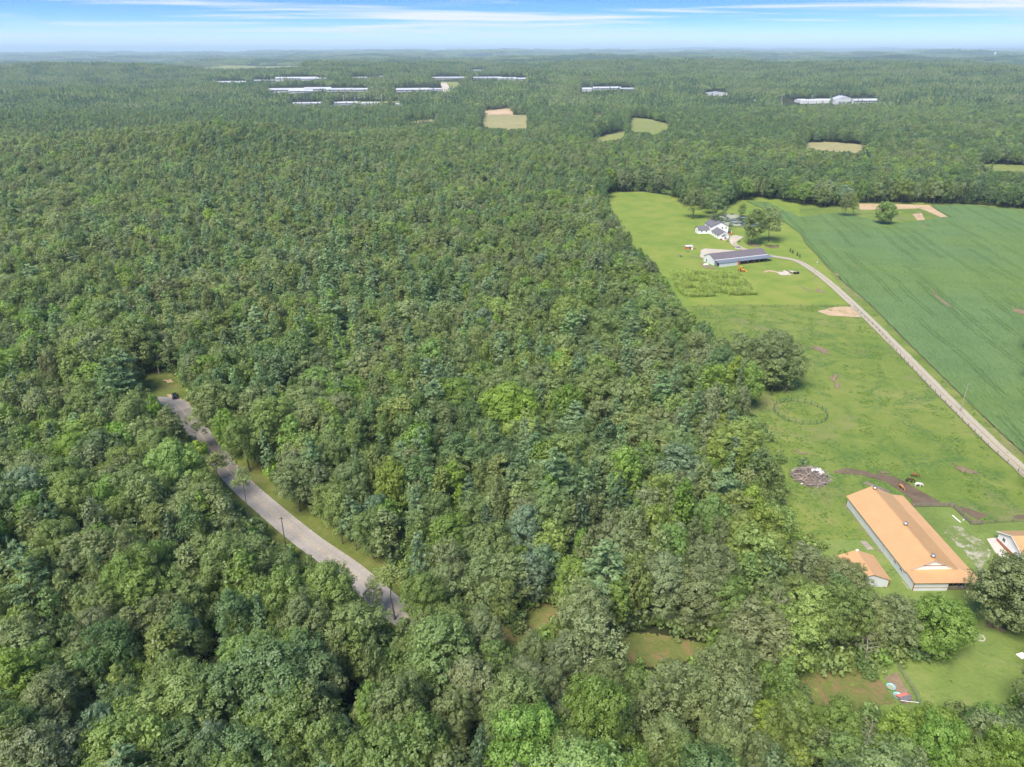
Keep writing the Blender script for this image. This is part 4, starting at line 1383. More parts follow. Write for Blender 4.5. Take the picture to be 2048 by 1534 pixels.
MARKS = [('near the black car at the road end', 350, 790), ('beside the bend of the grey road', 470, 940), ('beside the lower end of the grey road', 700, 1190), ('below the red-brown cut strip', 1330, 1390), ('near the big brush pile', 1560, 940),
         ('behind the little orange-roofed shed', 1690, 1150), ('by the blue pools and kennel', 1790, 1350), ('by the green round pen', 1500, 800), ('left of the corn patch', 1290, 600), ('beside the long bright lawn', 1200, 460),
         ('in the bottom left of the forest', 120, 1400), ('at the bottom of the forest below the road', 560, 1400), ('at the bottom middle of the forest', 900, 1400), ('at the bottom right of the forest', 1800, 1470), ('in the left of the forest across the road', 100, 960),
         ('in the wood beyond the road bend', 700, 830), ('in the middle of the wood', 950, 700), ('in the middle of the wood lower down', 1000, 980), ('in the wood right of centre', 1200, 800), ('in the wood above the cut strip', 1250, 1130),
         ('in the upper left of the forest', 250, 560), ('in the upper middle of the forest', 700, 520), ('by the white farmhouse', 1430, 440), ('at the far edge of the bean field', 1780, 400), ('below the road bend in the pines', 330, 1150), ('behind the road in the lower wood', 830, 1080)]
info = []
for i in sorted(single, key=lambda i: cand[i][0]):
    t = trees[i]
    mk = min(range(len(MARKS)), key=lambda m: (MARKS[m][1] - cand[i][0]) ** 2 + (MARKS[m][2] - cand[i][1]) ** 2)
    cw = COLS[t[4]][1] if t[4] in COLS else {'wpine': 'blue green', 'vpine': 'olive', 'hemlock': 'dark', 'soft': 'silvery green'}[t[4]]
    s = SHAPES[t[3]]
    noun = ('tree' if not s['conif'] else 'pine') if s['word'] != 'conical' else 'conifer'
    info.append((i, f"{s['word']} {cw} {noun} {MARKS[mk][0]}"))
from collections import Counter
tot = Counter(b for _, b in info)
run = Counter()
ORD = ['leftmost', 'second from left', 'third from left', 'fourth from left', 'fifth from left', 'sixth from left', 'seventh from left', 'eighth from left', 'ninth from left', 'tenth from left'] + [w_ + ' from left' for w_ in ('eleventh', 'twelfth', 'thirteenth', 'fourteenth', 'fifteenth', 'sixteenth', 'seventeenth', 'eighteenth', 'nineteenth', 'twentieth')]
for i, base in info:
    t = trees[i]
    run[base] += 1
    lab = base if tot[base] == 1 else f"{base}, {ORD[min(run[base] - 1, 19)]}"
    con = SHAPES[t[3]]['conif']
    rz_ = random.Random(i).uniform(0, 6.28)
    e = thing('pine_tree' if con else 'broadleaf_tree', (t[0], t[1], t[2]), lab, 'tree', 'pines standing in the forest' if con else 'broadleaved trees of the forest', rz_)
    e.scale = (t[5] * random.Random(i + 5).uniform(.88, 1.13), t[5], t[6])
    e.rotation_euler = (random.Random(i + 1).uniform(-.07, .07), random.Random(i + 2).uniform(-.07, .07), rz_)
    link('trunk', trunk_mesh(t[3]), e)
    add_crown(t[3], t[4], e)

# ---------------------------------------------------------------- the rest of the forest: one mass
def instancer(name, objs, x, y, z, k_, sx, sz_, seed=0, rot=None):
    coll = bpy.data.collections.new(name + '_kinds')
    for i, me in enumerate(objs):
        o = bpy.data.objects.new(f'{name}_kind_{i:03d}', me)
        coll.objects.link(o)
    me = bpy.data.meshes.new(name)
    n = len(x)
    me.vertices.add(n)
    me.vertices.foreach_set('co', np.stack([x, y, z], -1).astype(np.float32).ravel())
    r = np.random.default_rng(seed)
    for nm, ty, arr in (('pick', 'INT', np.asarray(k_, np.int32)), ('turn', 'FLOAT', (r.uniform(0, 6.28, n) if rot is None else rot).astype(np.float32)),
                        ('lean', 'FLOAT', r.uniform(-.08, .08, n).astype(np.float32)), ('sxy', 'FLOAT', np.asarray(sx, np.float32)), ('sz', 'FLOAT', np.asarray(sz_, np.float32))):
        a = me.attributes.new(nm, ty, 'POINT')
        a.data.foreach_set('value', arr)
    o = link(name, me)
    ng = bpy.data.node_groups.new(name + '_nodes', 'GeometryNodeTree')
    ng.interface.new_socket('Geometry', in_out='INPUT', socket_type='NodeSocketGeometry')
    ng.interface.new_socket('Geometry', in_out='OUTPUT', socket_type='NodeSocketGeometry')
    N = ng.nodes.new
    gi, go = N('NodeGroupInput'), N('NodeGroupOutput')
    m2p = N('GeometryNodeMeshToPoints')
    iop = N('GeometryNodeInstanceOnPoints')
    ci = N('GeometryNodeCollectionInfo')
    ci.inputs['Collection'].default_value = coll
    ci.inputs['Separate Children'].default_value = True
    ci.inputs['Reset Children'].default_value = True

    def attr(nm, ty):
        q = N('GeometryNodeInputNamedAttribute')
        q.data_type = ty
        q.inputs['Name'].default_value = nm
        return q.outputs['Attribute']
    cr_, cs = N('ShaderNodeCombineXYZ'), N('ShaderNodeCombineXYZ')
    Lk = ng.links.new
    Lk(attr('turn', 'FLOAT'), cr_.inputs[2])
    Lk(attr('lean', 'FLOAT'), cr_.inputs[0])
    a = attr('sxy', 'FLOAT')
    Lk(a, cs.inputs[0])
    Lk(a, cs.inputs[1])
    Lk(attr('sz', 'FLOAT'), cs.inputs[2])
    Lk(gi.outputs[0], m2p.inputs['Mesh'])
    Lk(m2p.outputs[0], iop.inputs['Points'])
    Lk(ci.outputs[0], iop.inputs['Instance'])
    iop.inputs['Pick Instance'].default_value = True
    Lk(attr('pick', 'INT'), iop.inputs['Instance Index'])
    Lk(cr_.outputs[0], iop.inputs['Rotation'])
    Lk(cs.outputs[0], iop.inputs['Scale'])
    Lk(iop.outputs[0], go.inputs[0])
    md = o.modifiers.new('scatter', 'NODES')
    md.node_group = ng
    return tag(o, kind='stuff')


rest = np.array([(a, b) not in taken for a, b in zip(gx, gy)])
whole = [whole_mesh(*q) for q in KINDS_ALL]
instancer('forest', whole, gx[rest], gy[rest], gz[rest], gk[rest], gsx[rest], gsz[rest], 3)


# clumps of wood for the middle distance and beyond
def wood_patch(seed, rad, n, leaves, leaf, H, R):
    r = np.random.default_rng(seed)
    V, T = [], []
    pts_ = []
    tries = 0
    while len(pts_) < n and tries < n * 40:
        tries += 1
        a, q = r.uniform(0, 6.28), rad * math.sqrt(r.uniform())
        pt = (q * math.cos(a), q * math.sin(a))
        if all((pt[0] - o_[0]) ** 2 + (pt[1] - o_[1]) ** 2 > (R * 1.25) ** 2 for o_ in pts_):
            pts_.append(pt)
    for cx_, cy__ in pts_:
        h_, r_ = H * r.uniform(.75, 1.2), R * r.uniform(.75, 1.2)
        pine = r.uniform() < .3
        d = sphere_dirs(leaves, r, -.3)
        f = r.uniform(.8, 1.05, (leaves, 1))
        if pine:
            zz = r.uniform(0, 1, leaves)
            q = r_ * .85 * (1 - zz) ** .8
            pos = np.stack([cx_ + d[:, 0] * q, cy__ + d[:, 1] * q, h_ * (.4 + .75 * zz)], -1)
            nr = unit(d + np.array([0, 0, .4]) + .4 * r.normal(size=d.shape))
        else:
            bd_ = sphere_dirs(7, r, -.2)
            who = np.argmax(d @ bd_.T, 1)
            d = unit(d * .6 + bd_[who] * .4)
            pos = np.array([cx_, cy__, h_ * .62]) + d * f * np.array([r_, r_, h_ * .38])
            nr = unit(d + .45 * r.normal(size=d.shape) + np.array([0, 0, .2]))
        s = r.uniform(.7, 1.2, leaves) * leaf
        V.append(quads(pos, nr, s, s * .8, r))
        T.append(np.repeat(np.clip(r.uniform(.05, .8) + r.uniform(-.1, .2, leaves), 0, 1), 4))
    v, t = np.concatenate(V), np.concatenate(T)
    return v, t


def patch_meshes(spec, cols):
    out = []
    for s_ in range(3):
        v, t = wood_patch(s_ + 60, **spec)
        for c in cols:
            out.append(mesh_np('wood_patch', v, np.arange(len(v)).reshape(-1, 4), LEAF[c], tint=t))
    return out


x, y = field_pts(1500, 4200, 27, .84, 60)
z = land(x, y)
ok = ~blocked(x, y, z - 1, np.full(len(x), 19.0), np.full(len(x), 15.0))
x1, y1, z1 = x[ok], y[ok], z[ok]
# single trees close the gaps round the far clearings
ok_ = ~ok
xx_, yy_ = [x[ok_]], [y[ok_]]
for _ in range(9):
    xx_.append(x[ok_] + rng.uniform(-14, 14, ok_.sum()))
    yy_.append(y[ok_] + rng.uniform(-14, 14, ok_.sum()))
x2, y2 = np.concatenate(xx_), np.concatenate(yy_)
z2 = land(x2, y2)
k2 = np.where(rng.uniform(size=len(x2)) < .3, KI[PINES[1]], np.array([KI[(BROAD[a], BC[b])] for a, b in zip(rng.integers(0, 7, len(x2)), rng.choice([0, 1, 4], len(x2)))]))
s2 = rng.uniform(.75, 1.1, len(x2))
h2 = np.array([SHAPES[KINDS_ALL[q][0]]['h'] for q in k2]) * s2
r2 = np.array([SHAPES[KINDS_ALL[q][0]]['r'] for q in k2]) * s2
ok = ~blocked(x2, y2, z2, h2, r2)
instancer('far_clearing_trees', whole, x2[ok], y2[ok], z2[ok], k2[ok], s2[ok], s2[ok], 8)
near_cols = ['mid', 'dull', 'deep', 'olive']
LEAF['deep'] = leafmat('leaves_deep_green', (.058, .1, .045))
pm = patch_meshes(dict(rad=17, n=11, leaves=64, leaf=1.15, H=17.5, R=4.9), near_cols)
zone = np.clip((wob(x1 + .5 * y1, y1 * 1.5, 620, 1.4) * .45 + .5 + rng.normal(0, .09, len(x1))) * 4, 0, 3.99).astype(int)
zone = np.array([1, 0, 2, 3])[zone]
instancer('distant_forest', pm, x1, y1, z1 - .5, rng.integers(0, 3, len(x1)) * 4 + zone, rng.uniform(.95, 1.15, len(x1)), rng.uniform(.85, 1.15, len(x1)) * (1 + .1 * wob(x1, y1, 300, .3)), 11)
x, y = field_pts(4200, 9000, 85, .82, 200)
z = land(x, y)
ok = ~blocked(x, y, z - 1, np.full(len(x), 17.0), np.full(len(x), 40.0))
x, y, z = x[ok], y[ok], z[ok]
pm2 = patch_meshes(dict(rad=52, n=62, leaves=22, leaf=2.3, H=18, R=5.6), near_cols)
zone = np.array([1, 0, 2, 2])[np.clip((wob(x, y, 1300, 1.4) * .3 + .5 + rng.normal(0, .12, len(x))) * 4, 0, 3.99).astype(int)]
instancer('farther_forest', pm2, x, y, z - 1, rng.integers(0, 3, len(x)) * 4 + zone, rng.uniform(.95, 1.15, len(x)), rng.uniform(.8, 1.2, len(x)), 12)
x, y = field_pts(9000, 20000, 330, .8, 600)
z = land(x, y)
pm3 = patch_meshes(dict(rad=200, n=90, leaves=20, leaf=8, H=20, R=15), ['dull', 'dark', 'dark', 'mid'])
instancer('horizon_forest', pm3, x, y, z - 2, rng.integers(0, 12, len(x)), rng.uniform(.95, 1.2, len(x)), rng.uniform(.7, 1.3, len(x)), 13)

# ---------------------------------------------------------------- the big barn with the orange roof
def rect_roof(mb, pts, t=.12):
    mb.slab(pts, t)


BX, BY, BR = 94.15, 131.0, RAD(.9)
barn = thing('horse_barn', (BX, BY, 0), 'long pale barn with a bright orange metal roof and three ridge vents', 'barn', rz=BR)
BW, BL, YG = 15.0, 35.0, 3.8            # width, length, where the upper gable starts
xm = 12.2                               # where the upper roof meets the lean-to
ze, zr, zm, zl = 2.8, 6.0, 3.25, 2.8
w = MB().box(0, .1, -.2, .16, BL - .1, 2.75)
w.box(0, 0, -.2, 8.2, .16, 2.72)
w.box(.16, BL - .26, -.2, BW - .1, BL - .1, 2.7)
w.box(12.0, YG, -.2, 12.16, BL - .3, 2.7)
w.box(8.06, .16, -.2, 8.2, YG + .1, 2.4)
w.box(8.2, YG, -.2, 12.0, YG + .16, 2.5)
w.build('wall', M['grey_siding'], barn)
MB().prism([(.15, YG + .1, 2.75), (xm - .1, YG + .1, 3.1), (6.1, YG + .1, zr - .16)], (0, .14, 0)).build('gable_panel', M['white_siding'], barn)
MB().box(2.6, YG + .03, 4.2, xm - 2.3, YG + .09, 4.36).build('trim_strip', M['trim'], barn)
tr_ = MB()
tr_.prism([(-.35, YG - .2, ze - .05), (6.1, YG - .2, zr - .08), (6.1, YG - .2, zr - .22), (-.35, YG - .2, ze - .2)], (0, .05, 0))
tr_.prism([(xm + .1, YG - .2, zm - .02), (6.1, YG - .2, zr - .08), (6.1, YG - .2, zr - .22), (xm + .1, YG - .2, zm - .17)], (0, .05, 0))
tr_.build('gable_board', M['white'], barn)
MB().box(.1, -.06, .98, 8.15, -.02, 1.1).build('trim_strip', M['trim'], barn)
MB().slab([(-.4, YG - .22, ze), (-.4, BL + .4, ze), (6.1, BL + .4, zr), (6.1, YG - .22, zr)], .1).build('roof_slope', M['orange_roof'], barn)
MB().slab([(6.1, YG - .22, zr), (6.1, BL + .4, zr), (xm + .1, BL + .4, zm), (xm + .1, YG - .22, zm)], .1).build('roof_slope', M['orange_roof'], barn)
MB().slab([(xm + .1, YG - .1, zm - .02), (xm + .1, BL + .35, zm - .02), (BW + .55, BL + .35, zl), (BW + .55, -.5, zl)], .1).build('lean_to_roof', M['orange_roof'], barn)
MB().slab([(-.25, YG + .1, zm - .25), (xm + .05, YG + .1, zm - .04), (BW + .5, -.52, zl - .01), (-.3, -.52, zl - .01)], .1).build('porch_roof', M['orange_roof'], barn)
MB().box(6.0, YG - .4, zr - .02, 6.2, BL + .4, zr + .05).build('ridge_cap', M['orange_roof'], barn)
ht = MB().tube([(xm + .1, YG + .1, zm + .02), (BW + .5, -.5, zl + .03)], .06, 4)
ht.build('hip_cap', M['orange_roof'], barn)
for yy in (YG + 1.0, 17.5, BL - 1.2):
    v = link('ridge_vent', MB().lathe([(.3, 0), (.3, .35), (.48, .4), (.55, .6), (.48, .8), (.3, .92), (.05, 1.0)], 14).mesh('ridge_vent', M['steel'], True), barn, (6.1, yy, zr - .05))
    MB().tube([(.25, .5, -.05), (.25, .5, .9)], .04, 5).tube([(.0, .5, .8), (.5, .5, .85)], .03, 4).build('vent_bracket', M['trim'], v)
for yy in (5.3, 8.2):
    for d in (0, .55):
        wi = MB().box(-.05, yy + d, 1.25, .02, yy + d + .38, 1.95).build('window', M['white'], barn)
        MB().box(-.07, yy + d + .04, 1.3, -.045, yy + d + .34, 1.9).build('pane', M['glass'], wi)
for xx, yy in ((BW - .1, .1), (11.6, .1), (BW - .1, 8), (BW - .1, 15), (BW - .1, 22), (BW - .1, 29)):
    MB().box(xx - .09, yy - .09, -.2, xx + .09, yy + .09, 2.65).build('porch_post', M['wood'], barn)
for zz in (.35, .75, 1.1):
    MB().box(8.25, .05, zz, BW - .1, .1, zz + .14).build('porch_rail', M['wood'], barn)
for i in range(8):
    MB().box(8.5 + i * .85, .1, 0, 8.6 + i * .85, .16, 1.2).build('rail_post', M['wood'], barn)
MB().box(-.03, -.05, -.1, .14, .12, 2.7).build('corner_trim', M['trim'], barn)
MB().box(8.25, .2, -.05, BW, YG, .04).build('porch_floor', M['concrete'], barn)


def on_barn(x, y, z=0):
    return Vector((BX + x * math.cos(BR) - y * math.sin(BR), BY + x * math.sin(BR) + y * math.cos(BR), z))


def barrel(mat, loc, name, label, cat, r=.34, h=.95):
    o = link(name, MB().lathe([(r * .9, 0), (r, .05), (r * .97, h * .33), (r * 1.02, h * .36), (r * .97, h * .4), (r * .97, h * .66), (r * 1.02, h * .7), (r, h * .95), (r * .85, h)], 14).mesh(name, M[mat], True), None, loc)
    return tag(o, label, cat)


def covered_buggy(loc, mat, label, cat, rz=0):
    t = thing('covered_machine', loc, label, cat, rz=rz)
    b = MB().hexa([(-.75, -.5, .35), (.75, -.5, .35), (.75, .5, .35), (-.75, .5, .35), (-.55, -.38, 1.25), (.45, -.38, 1.35), (.45, .38, 1.35), (-.55, .38, 1.25)])
    b.build('cover', M[mat], t)
    for sx in (-.5, .5):
        for sy in (-.5, .5):
            MB().tube([(sx, sy - .07, .28), (sx, sy + .07, .28)], .28, 10).build('wheel', M['black'], t)


covered_buggy(on_barn(12.6, 1.0), 'bluewrap', 'blue covered machine parked under the orange barn porch', 'machine', .2)
covered_buggy(on_barn(13.9, 1.1), 'redplastic', 'red covered machine beside the blue one under the barn porch', 'machine', -.1)
barrel('black', on_barn(8.9, 1.2, .04), 'barrel', 'black barrel by the wall under the orange barn porch', 'barrel', .45, 1.1)
t = thing('feed_hoop', on_barn(11.2, 1.1, .04), 'pale curved metal hoop standing under the barn porch', 'hoop')
for d in (-.4, .4):
    MB().tube([(-.9, d, 0), (-.75, d, .6), (-.3, d, 1.0), (.3, d, 1.0), (.75, d, .6), (.9, d, 0)], .06, 5).build('hoop', M['pale_wall'], t)
MB().box(-.8, -.4, .5, -.72, .4, .56).box(.72, -.4, .5, .8, .4, .56).box(-.05, -.4, 1.0, .05, .4, 1.06).build('crossbar', M['pale_wall'], t)

# little orange-roofed shed
sh = thing('garden_shed', (80.4, 132.2, 0), 'small shed with an orange hip-edged roof half hidden by a dark tree', 'shed')
MB().box(.3, .2, -.2, 8.6, .35, 2.3).box(8.45, .35, -.2, 8.6, 8.8, 2.3).box(.3, .35, -.2, .45, 8.8, 2.3).box(.45, 8.65, -.2, 8.45, 8.8, 2.3).prism([(.3, .2, 2.3), (8.6, .2, 2.3), (4.4, .2, 3.75)], (0, .15, 0)).build('wall', M['grey_siding'], sh)
MB().slab([(0, -.1, 2.3), (0, 9.1, 2.3), (4.4, 9.1, 3.95), (4.4, -.1, 3.95)], .1).build('roof_slope', M['orange_roof'], sh)
MB().slab([(4.4, -.1, 3.95), (4.4, 9.1, 3.95), (8.9, 9.1, 2.3), (8.9, -.1, 2.3)], .1).build('roof_slope', M['orange_roof'], sh)
MB().box(4.15, 8.6, 3.93, 4.75, 9.1, 4.15).build('ridge_end_cap', M['white'], sh)
MB().box(8.5, .1, -.1, 8.66, .2, 2.3).build('corner_trim', M['trim'], sh)

# house at the right with orange roof
ho = thing('brick_base_house', (125.9, 141.0, 0), 'pale house with a brick base and an orange roof beside a concrete patio', 'house', rz=RAD(1))
MB().box(0, 0, .85, 16, .2, 2.95).box(0, .2, .85, .2, 9, 2.95).box(.2, 8.8, .85, 16, 9, 2.95).box(15.8, .2, .85, 16, 8.8, 2.95).prism([(0, 0, 2.95), (0, 9, 2.95), (0, 4.5, 4.75)], (.2, 0, 0)).build('wall', M['white_siding'], ho)
MB().box(-.04, -.04, -.2, 16, .18, .85).box(-.04, .18, -.2, .18, 9.04, .85).box(.18, 8.84, -.2, 16, 9.04, .85).build('brick_base', M['brick'], ho)
MB().slab([(-.5, -.5, 2.8), (16.5, -.5, 2.8), (16.5, 4.5, 5.0), (-.5, 4.5, 5.0)], .12).build('roof_slope', M['orange_roof'], ho)
MB().slab([(-.5, 4.5, 5.0), (16.5, 4.5, 5.0), (16.5, 9.5, 2.8), (-.5, 9.5, 2.8)], .12).build('roof_slope', M['orange_roof'], ho)
MB().prism([(-.53, -.5, 2.8), (-.53, 4.5, 5.0), (-.53, 4.5, 4.78), (-.53, -.5, 2.58)], (.06, 0, 0)).prism([(-.53, 9.5, 2.8), (-.53, 4.5, 5.0), (-.53, 4.5, 4.78), (-.53, 9.5, 2.58)], (.06, 0, 0)).build('gable_board', M['white'], ho)
for yy in (6.2,):
    wi = MB().box(-.06, yy, 1.5, .02, yy + 1.1, 2.5).build('window', M['white'], ho)
    MB().box(-.09, yy + .08, 1.58, -.055, yy + .5, 2.42).box(-.09, yy + .6, 1.58, -.055, yy + 1.02, 2.42).build('pane', M['glass'], wi)
MB().box(-.08, 1.2, .3, .0, 2.1, 2.3).build('door', M['white'], ho)

# ---------------------------------------------------------------- long dark-roofed barn
db = thing('machine_barn', (119.9, 412.3, 0), 'long low barn with a dark brown roof and an open lean-to along its front', 'barn', rz=RAD(20.7))
L_, D_ = 37.5, 10.6
MB().box(0, 0, -.2, .16, D_, 3.4).prism([(0, 0, 3.4), (0, D_, 3.4), (0, D_ / 2, 5.95)], (.16, 0, 0)).box(.16, D_ - .16, -.2, L_, D_, 3.4).box(L_ - .16, 0, -.2, L_, D_ - .16, 3.4).box(.16, 0, -.2, L_ - .16, .12, 3.4).build('wall', M['grey_siding'], db)
MB().box(.6, -4.3, -.2, 13.6, -4.16, 2.35).build('lean_to_wall', M['grey_siding'], db)
MB().slab([(-.35, -.3, 3.42), (L_ + .35, -.3, 3.42), (L_ + .35, D_ / 2, 6.1), (-.35, D_ / 2, 6.1)], .12).build('roof_slope', M['dark_roof'], db)
MB().slab([(-.35, D_ / 2, 6.1), (L_ + .35, D_ / 2, 6.1), (L_ + .35, D_ + .3, 3.42), (-.35, D_ + .3, 3.42)], .12).build('roof_slope', M['dark_roof'], db)
MB().box(-.3, -.42, 3.12, L_ + .3, -.3, 3.5).build('eave_flashing', M['white'], db)
MB().slab([(.2, -4.6, 2.45), (L_ + 1.3, -4.6, 2.45), (L_ + 1.3, -.44, 3.1), (.2, -.44, 3.1)], .1).build('lean_to_roof', M['slate_roof'], db)
MB().box(13.6, -4.32, -.1, 15.0, -4.2, 2.9).build('sliding_door', M['orangeboard'], db)
for i in range(9):
    MB().box(15.6 + i * 2.75, -4.35, -.2, 15.75 + i * 2.75, -4.2, 2.4).build('lean_to_post', M['post'], db)
MB().box(.18, -2.6, -.1, .26, -.3, 2.3).build('side_door', M['slate_roof'], db)
MB().box(-.05, 7.4, .4, .0, 8.0, 2.2).build('small_door', M['blackpaint'], db)


def on_db(x, y, z=0):
    a = RAD(20.7)
    return Vector((119.9 + x * math.cos(a) - y * math.sin(a), 412.3 + x * math.sin(a) + y * math.cos(a), z))


def tractor(loc, rz, mat, label, name='tractor', s=1.0, loader=False):
    t = thing(name, loc, label, 'tractor', rz=rz)
    t.scale = (s, s, s)
    MB().box(-.3, -.38, .7, 1.5, .38, 1.35).box(-1.1, -.45, .75, -.3, .45, 1.1).build('body', M[mat], t)
    MB().box(1.5, -.36, .75, 1.56, .36, 1.3).build('grille', M['black'], t)
    for sy in (-.75, .75):
        wl = MB().tube([(-.8, sy - .2, .75), (-.8, sy + .2, .75)], .75, 14).build('wheel', M['black'], t)
        MB().tube([(-.8, sy - .22, .75), (-.8, sy + .22, .75)], .34, 10).build('rim', M[mat], wl)
        wl = MB().tube([(1.1, sy - .14, .42), (1.1, sy + .14, .42)], .42, 12).build('wheel', M['black'], t)
        MB().tube([(1.1, sy - .16, .42), (1.1, sy + .16, .42)], .2, 10).build('rim', M[mat], wl)
        MB().box(-1.5, sy - .22, 1.5, -.2, sy + .22, 1.58).build('fender', M[mat], t)
    MB().box(-.95, -.28, 1.1, -.45, .28, 1.25).box(-1.05, -.28, 1.25, -.93, .28, 1.75).build('seat', M['black'], t)
    MB().tube([(-.1, 0, 1.3), (-.3, 0, 1.65)], .04, 5).build('steering_column', M['black'], t)
    MB().tube([(.7, .1, 1.35), (.7, .1, 1.95)], .05, 6).build('exhaust', M['black'], t)
    if loader:
        MB().tube([(.4, -.5, 1.3), (1.6, -.5, 1.1), (2.2, -.5, .4)], .09, 5).tube([(.4, .5, 1.3), (1.6, .5, 1.1), (2.2, .5, .4)], .09, 5).build('loader_arm', M[mat], t)
        MB().prism([(2.15, -.9, .15), (2.9, -.9, .15), (2.5, -.9, .75), (2.2, -.9, .8)], (0, 1.8, 0)).build('bucket', M[mat], t)
        MB().tube([(-1.3, 0, .9), (-1.9, 0, 2.7), (-2.5, 0, 1.3)], .12, 5).build('backhoe_boom', M[mat], t)
        MB().prism([(-2.8, -.25, .8), (-2.3, -.25, .8), (-2.4, -.25, 1.35)], (0, .5, 0)).build('backhoe_bucket', M[mat], t)
        MB().box(-1.0, -.6, 2.35, .1, .6, 2.42).tube([(-.95, -.55, 1.1), (-.95, -.55, 2.36)], .04, 4).tube([(-.95, .55, 1.1), (-.95, .55, 2.36)], .04, 4).tube([(.05, .55, 1.3), (.05, .55, 2.36)], .04, 4).tube([(.05, -.55, 1.3), (.05, -.55, 2.36)], .04, 4).build('canopy', M[mat], t)


p = G(1483, 543)
tractor((p.x, p.y, .05), RAD(-28), 'yellowpaint', 'yellow backhoe standing on the lawn in front of the dark-roofed barn', 'backhoe', 1.15, True)
for i, (xx, mt, lb) in enumerate(((20.5, 'redplastic', 'dull red tractor under the lean-to of the dark-roofed barn'), (25.2, 'blackpaint', 'dark tractor in the middle bay of the long lean-to'),
                                   (29.4, 'redplastic', 'red tractor near the far end of the long lean-to'), (33.6, 'black', 'black machine in the last bay of the long lean-to'))):
    q = on_db(xx, -2.6)
    tractor((q.x, q.y, .05), RAD(20.7 - 90), mt, lb, 'tractor', .8)
p = G(1412, 531)
tk_ = thing('water_tank', (p.x, p.y, .05), 'white round-ended tank lying beside the grey barn end', 'tank', rz=RAD(15))
MB().tube([(-1.6, 0, .55), (-1.4, 0, .55), (1.4, 0, .55), (1.6, 0, .55)], [.3, .52, .52, .3], 12).build('tank_body', M['white'], tk_, True)
MB().box(-1.1, -.4, 0, -.9, .4, .2).box(.9, -.4, 0, 1.1, .4, .2).build('cradle', M['wood'], tk_)
p = G(1362, 513)
tl = thing('garden_cart', (p.x, p.y, .05), 'small pale cart with a raised shaft on the lawn near the coop', 'cart', rz=RAD(110))
MB().box(-.9, -.6, .4, .9, .6, .5).box(-.9, -.6, .5, .9, -.54, .85).box(-.9, .54, .5, .9, .6, .85).build('bed', M['steel'], tl)
for sy in (-.7, .7):
    MB().tube([(0, sy - .08, .35), (0, sy + .08, .35)], .35, 10).build('wheel', M['black'], tl)
MB().tube([(.9, 0, .45), (3.4, 0, 1.5)], .06, 5).build('shaft', M['wood'], tl)
# chicken coop
p = G(1372, 500)
cp = thing('chicken_coop', (p.x, p.y, 0), 'small orange board coop with a pale flat roof and white door', 'coop', rz=RAD(8))
MB().box(0, 0, .1, 3.0, 2.6, 2.1).build('wall', M['orangeboard'], cp)
MB().box(3.0, .02, .1, 4.6, 2.6, 2.1).build('white_wall', M['white'], cp)
MB().box(2.4, -.03, .15, 3.2, .0, 1.8).build('doorway', M['blackpaint'], cp)
MB().box(3.5, -.03, .9, 4.0, .01, 1.5).build('window', M['glass'], cp)
MB().slab([(-.2, -.3, 2.25), (4.9, -.3, 2.25), (4.9, 2.9, 2.4), (-.2, 2.9, 2.4)], .1).build('roof', M['pale_wall'], cp)
p = G(1376, 503)
tag(MB().lathe([(.75, 0), (.9, .5), (.95, .52), (.86, .5), (.8, .18), (.02, .16)], 16).build('water_trough', M['greenplastic'], None, True, (p.x, p.y, .05)), 'round green tub in front of the orange coop', 'tub')
for q, mt, lb in (((1389.5, 498), 'brick', 'brown feed bin on the right of the orange coop'), ((1371.5, 499.5), 'sand', 'tan feed bin on the left of the orange coop')):
    p = G(*q)
    barrel('brick' if mt == 'brick' else 'wood', (p.x, p.y, .05), 'feed_bin', lb, 'bin', .45, .8)
p = G(1475, 498)
bx = thing('well_house', (p.x, p.y, .2), 'low grey shingled well cover beside the house track', 'well house', rz=RAD(10))
MB().box(-1.2, -1, 0, 1.2, 1, .9).build('wall', M['white_siding'], bx)
MB().slab([(-1.4, -1.2, .9), (1.4, -1.2, .9), (1.4, 0, 1.5), (-1.4, 0, 1.5)], .08).build('roof_slope', M['grey_shingle'], bx)
MB().slab([(-1.4, 0, 1.5), (1.4, 0, 1.5), (1.4, 1.2, .9), (-1.4, 1.2, .9)], .08).build('roof_slope', M['grey_shingle'], bx)

# ---------------------------------------------------------------- white farmhouse
fh = thing('white_farmhouse', (138.2, 491.0, 0), 'white two-storey farmhouse with grey roofs beside the pond', 'house', rz=RAD(7))


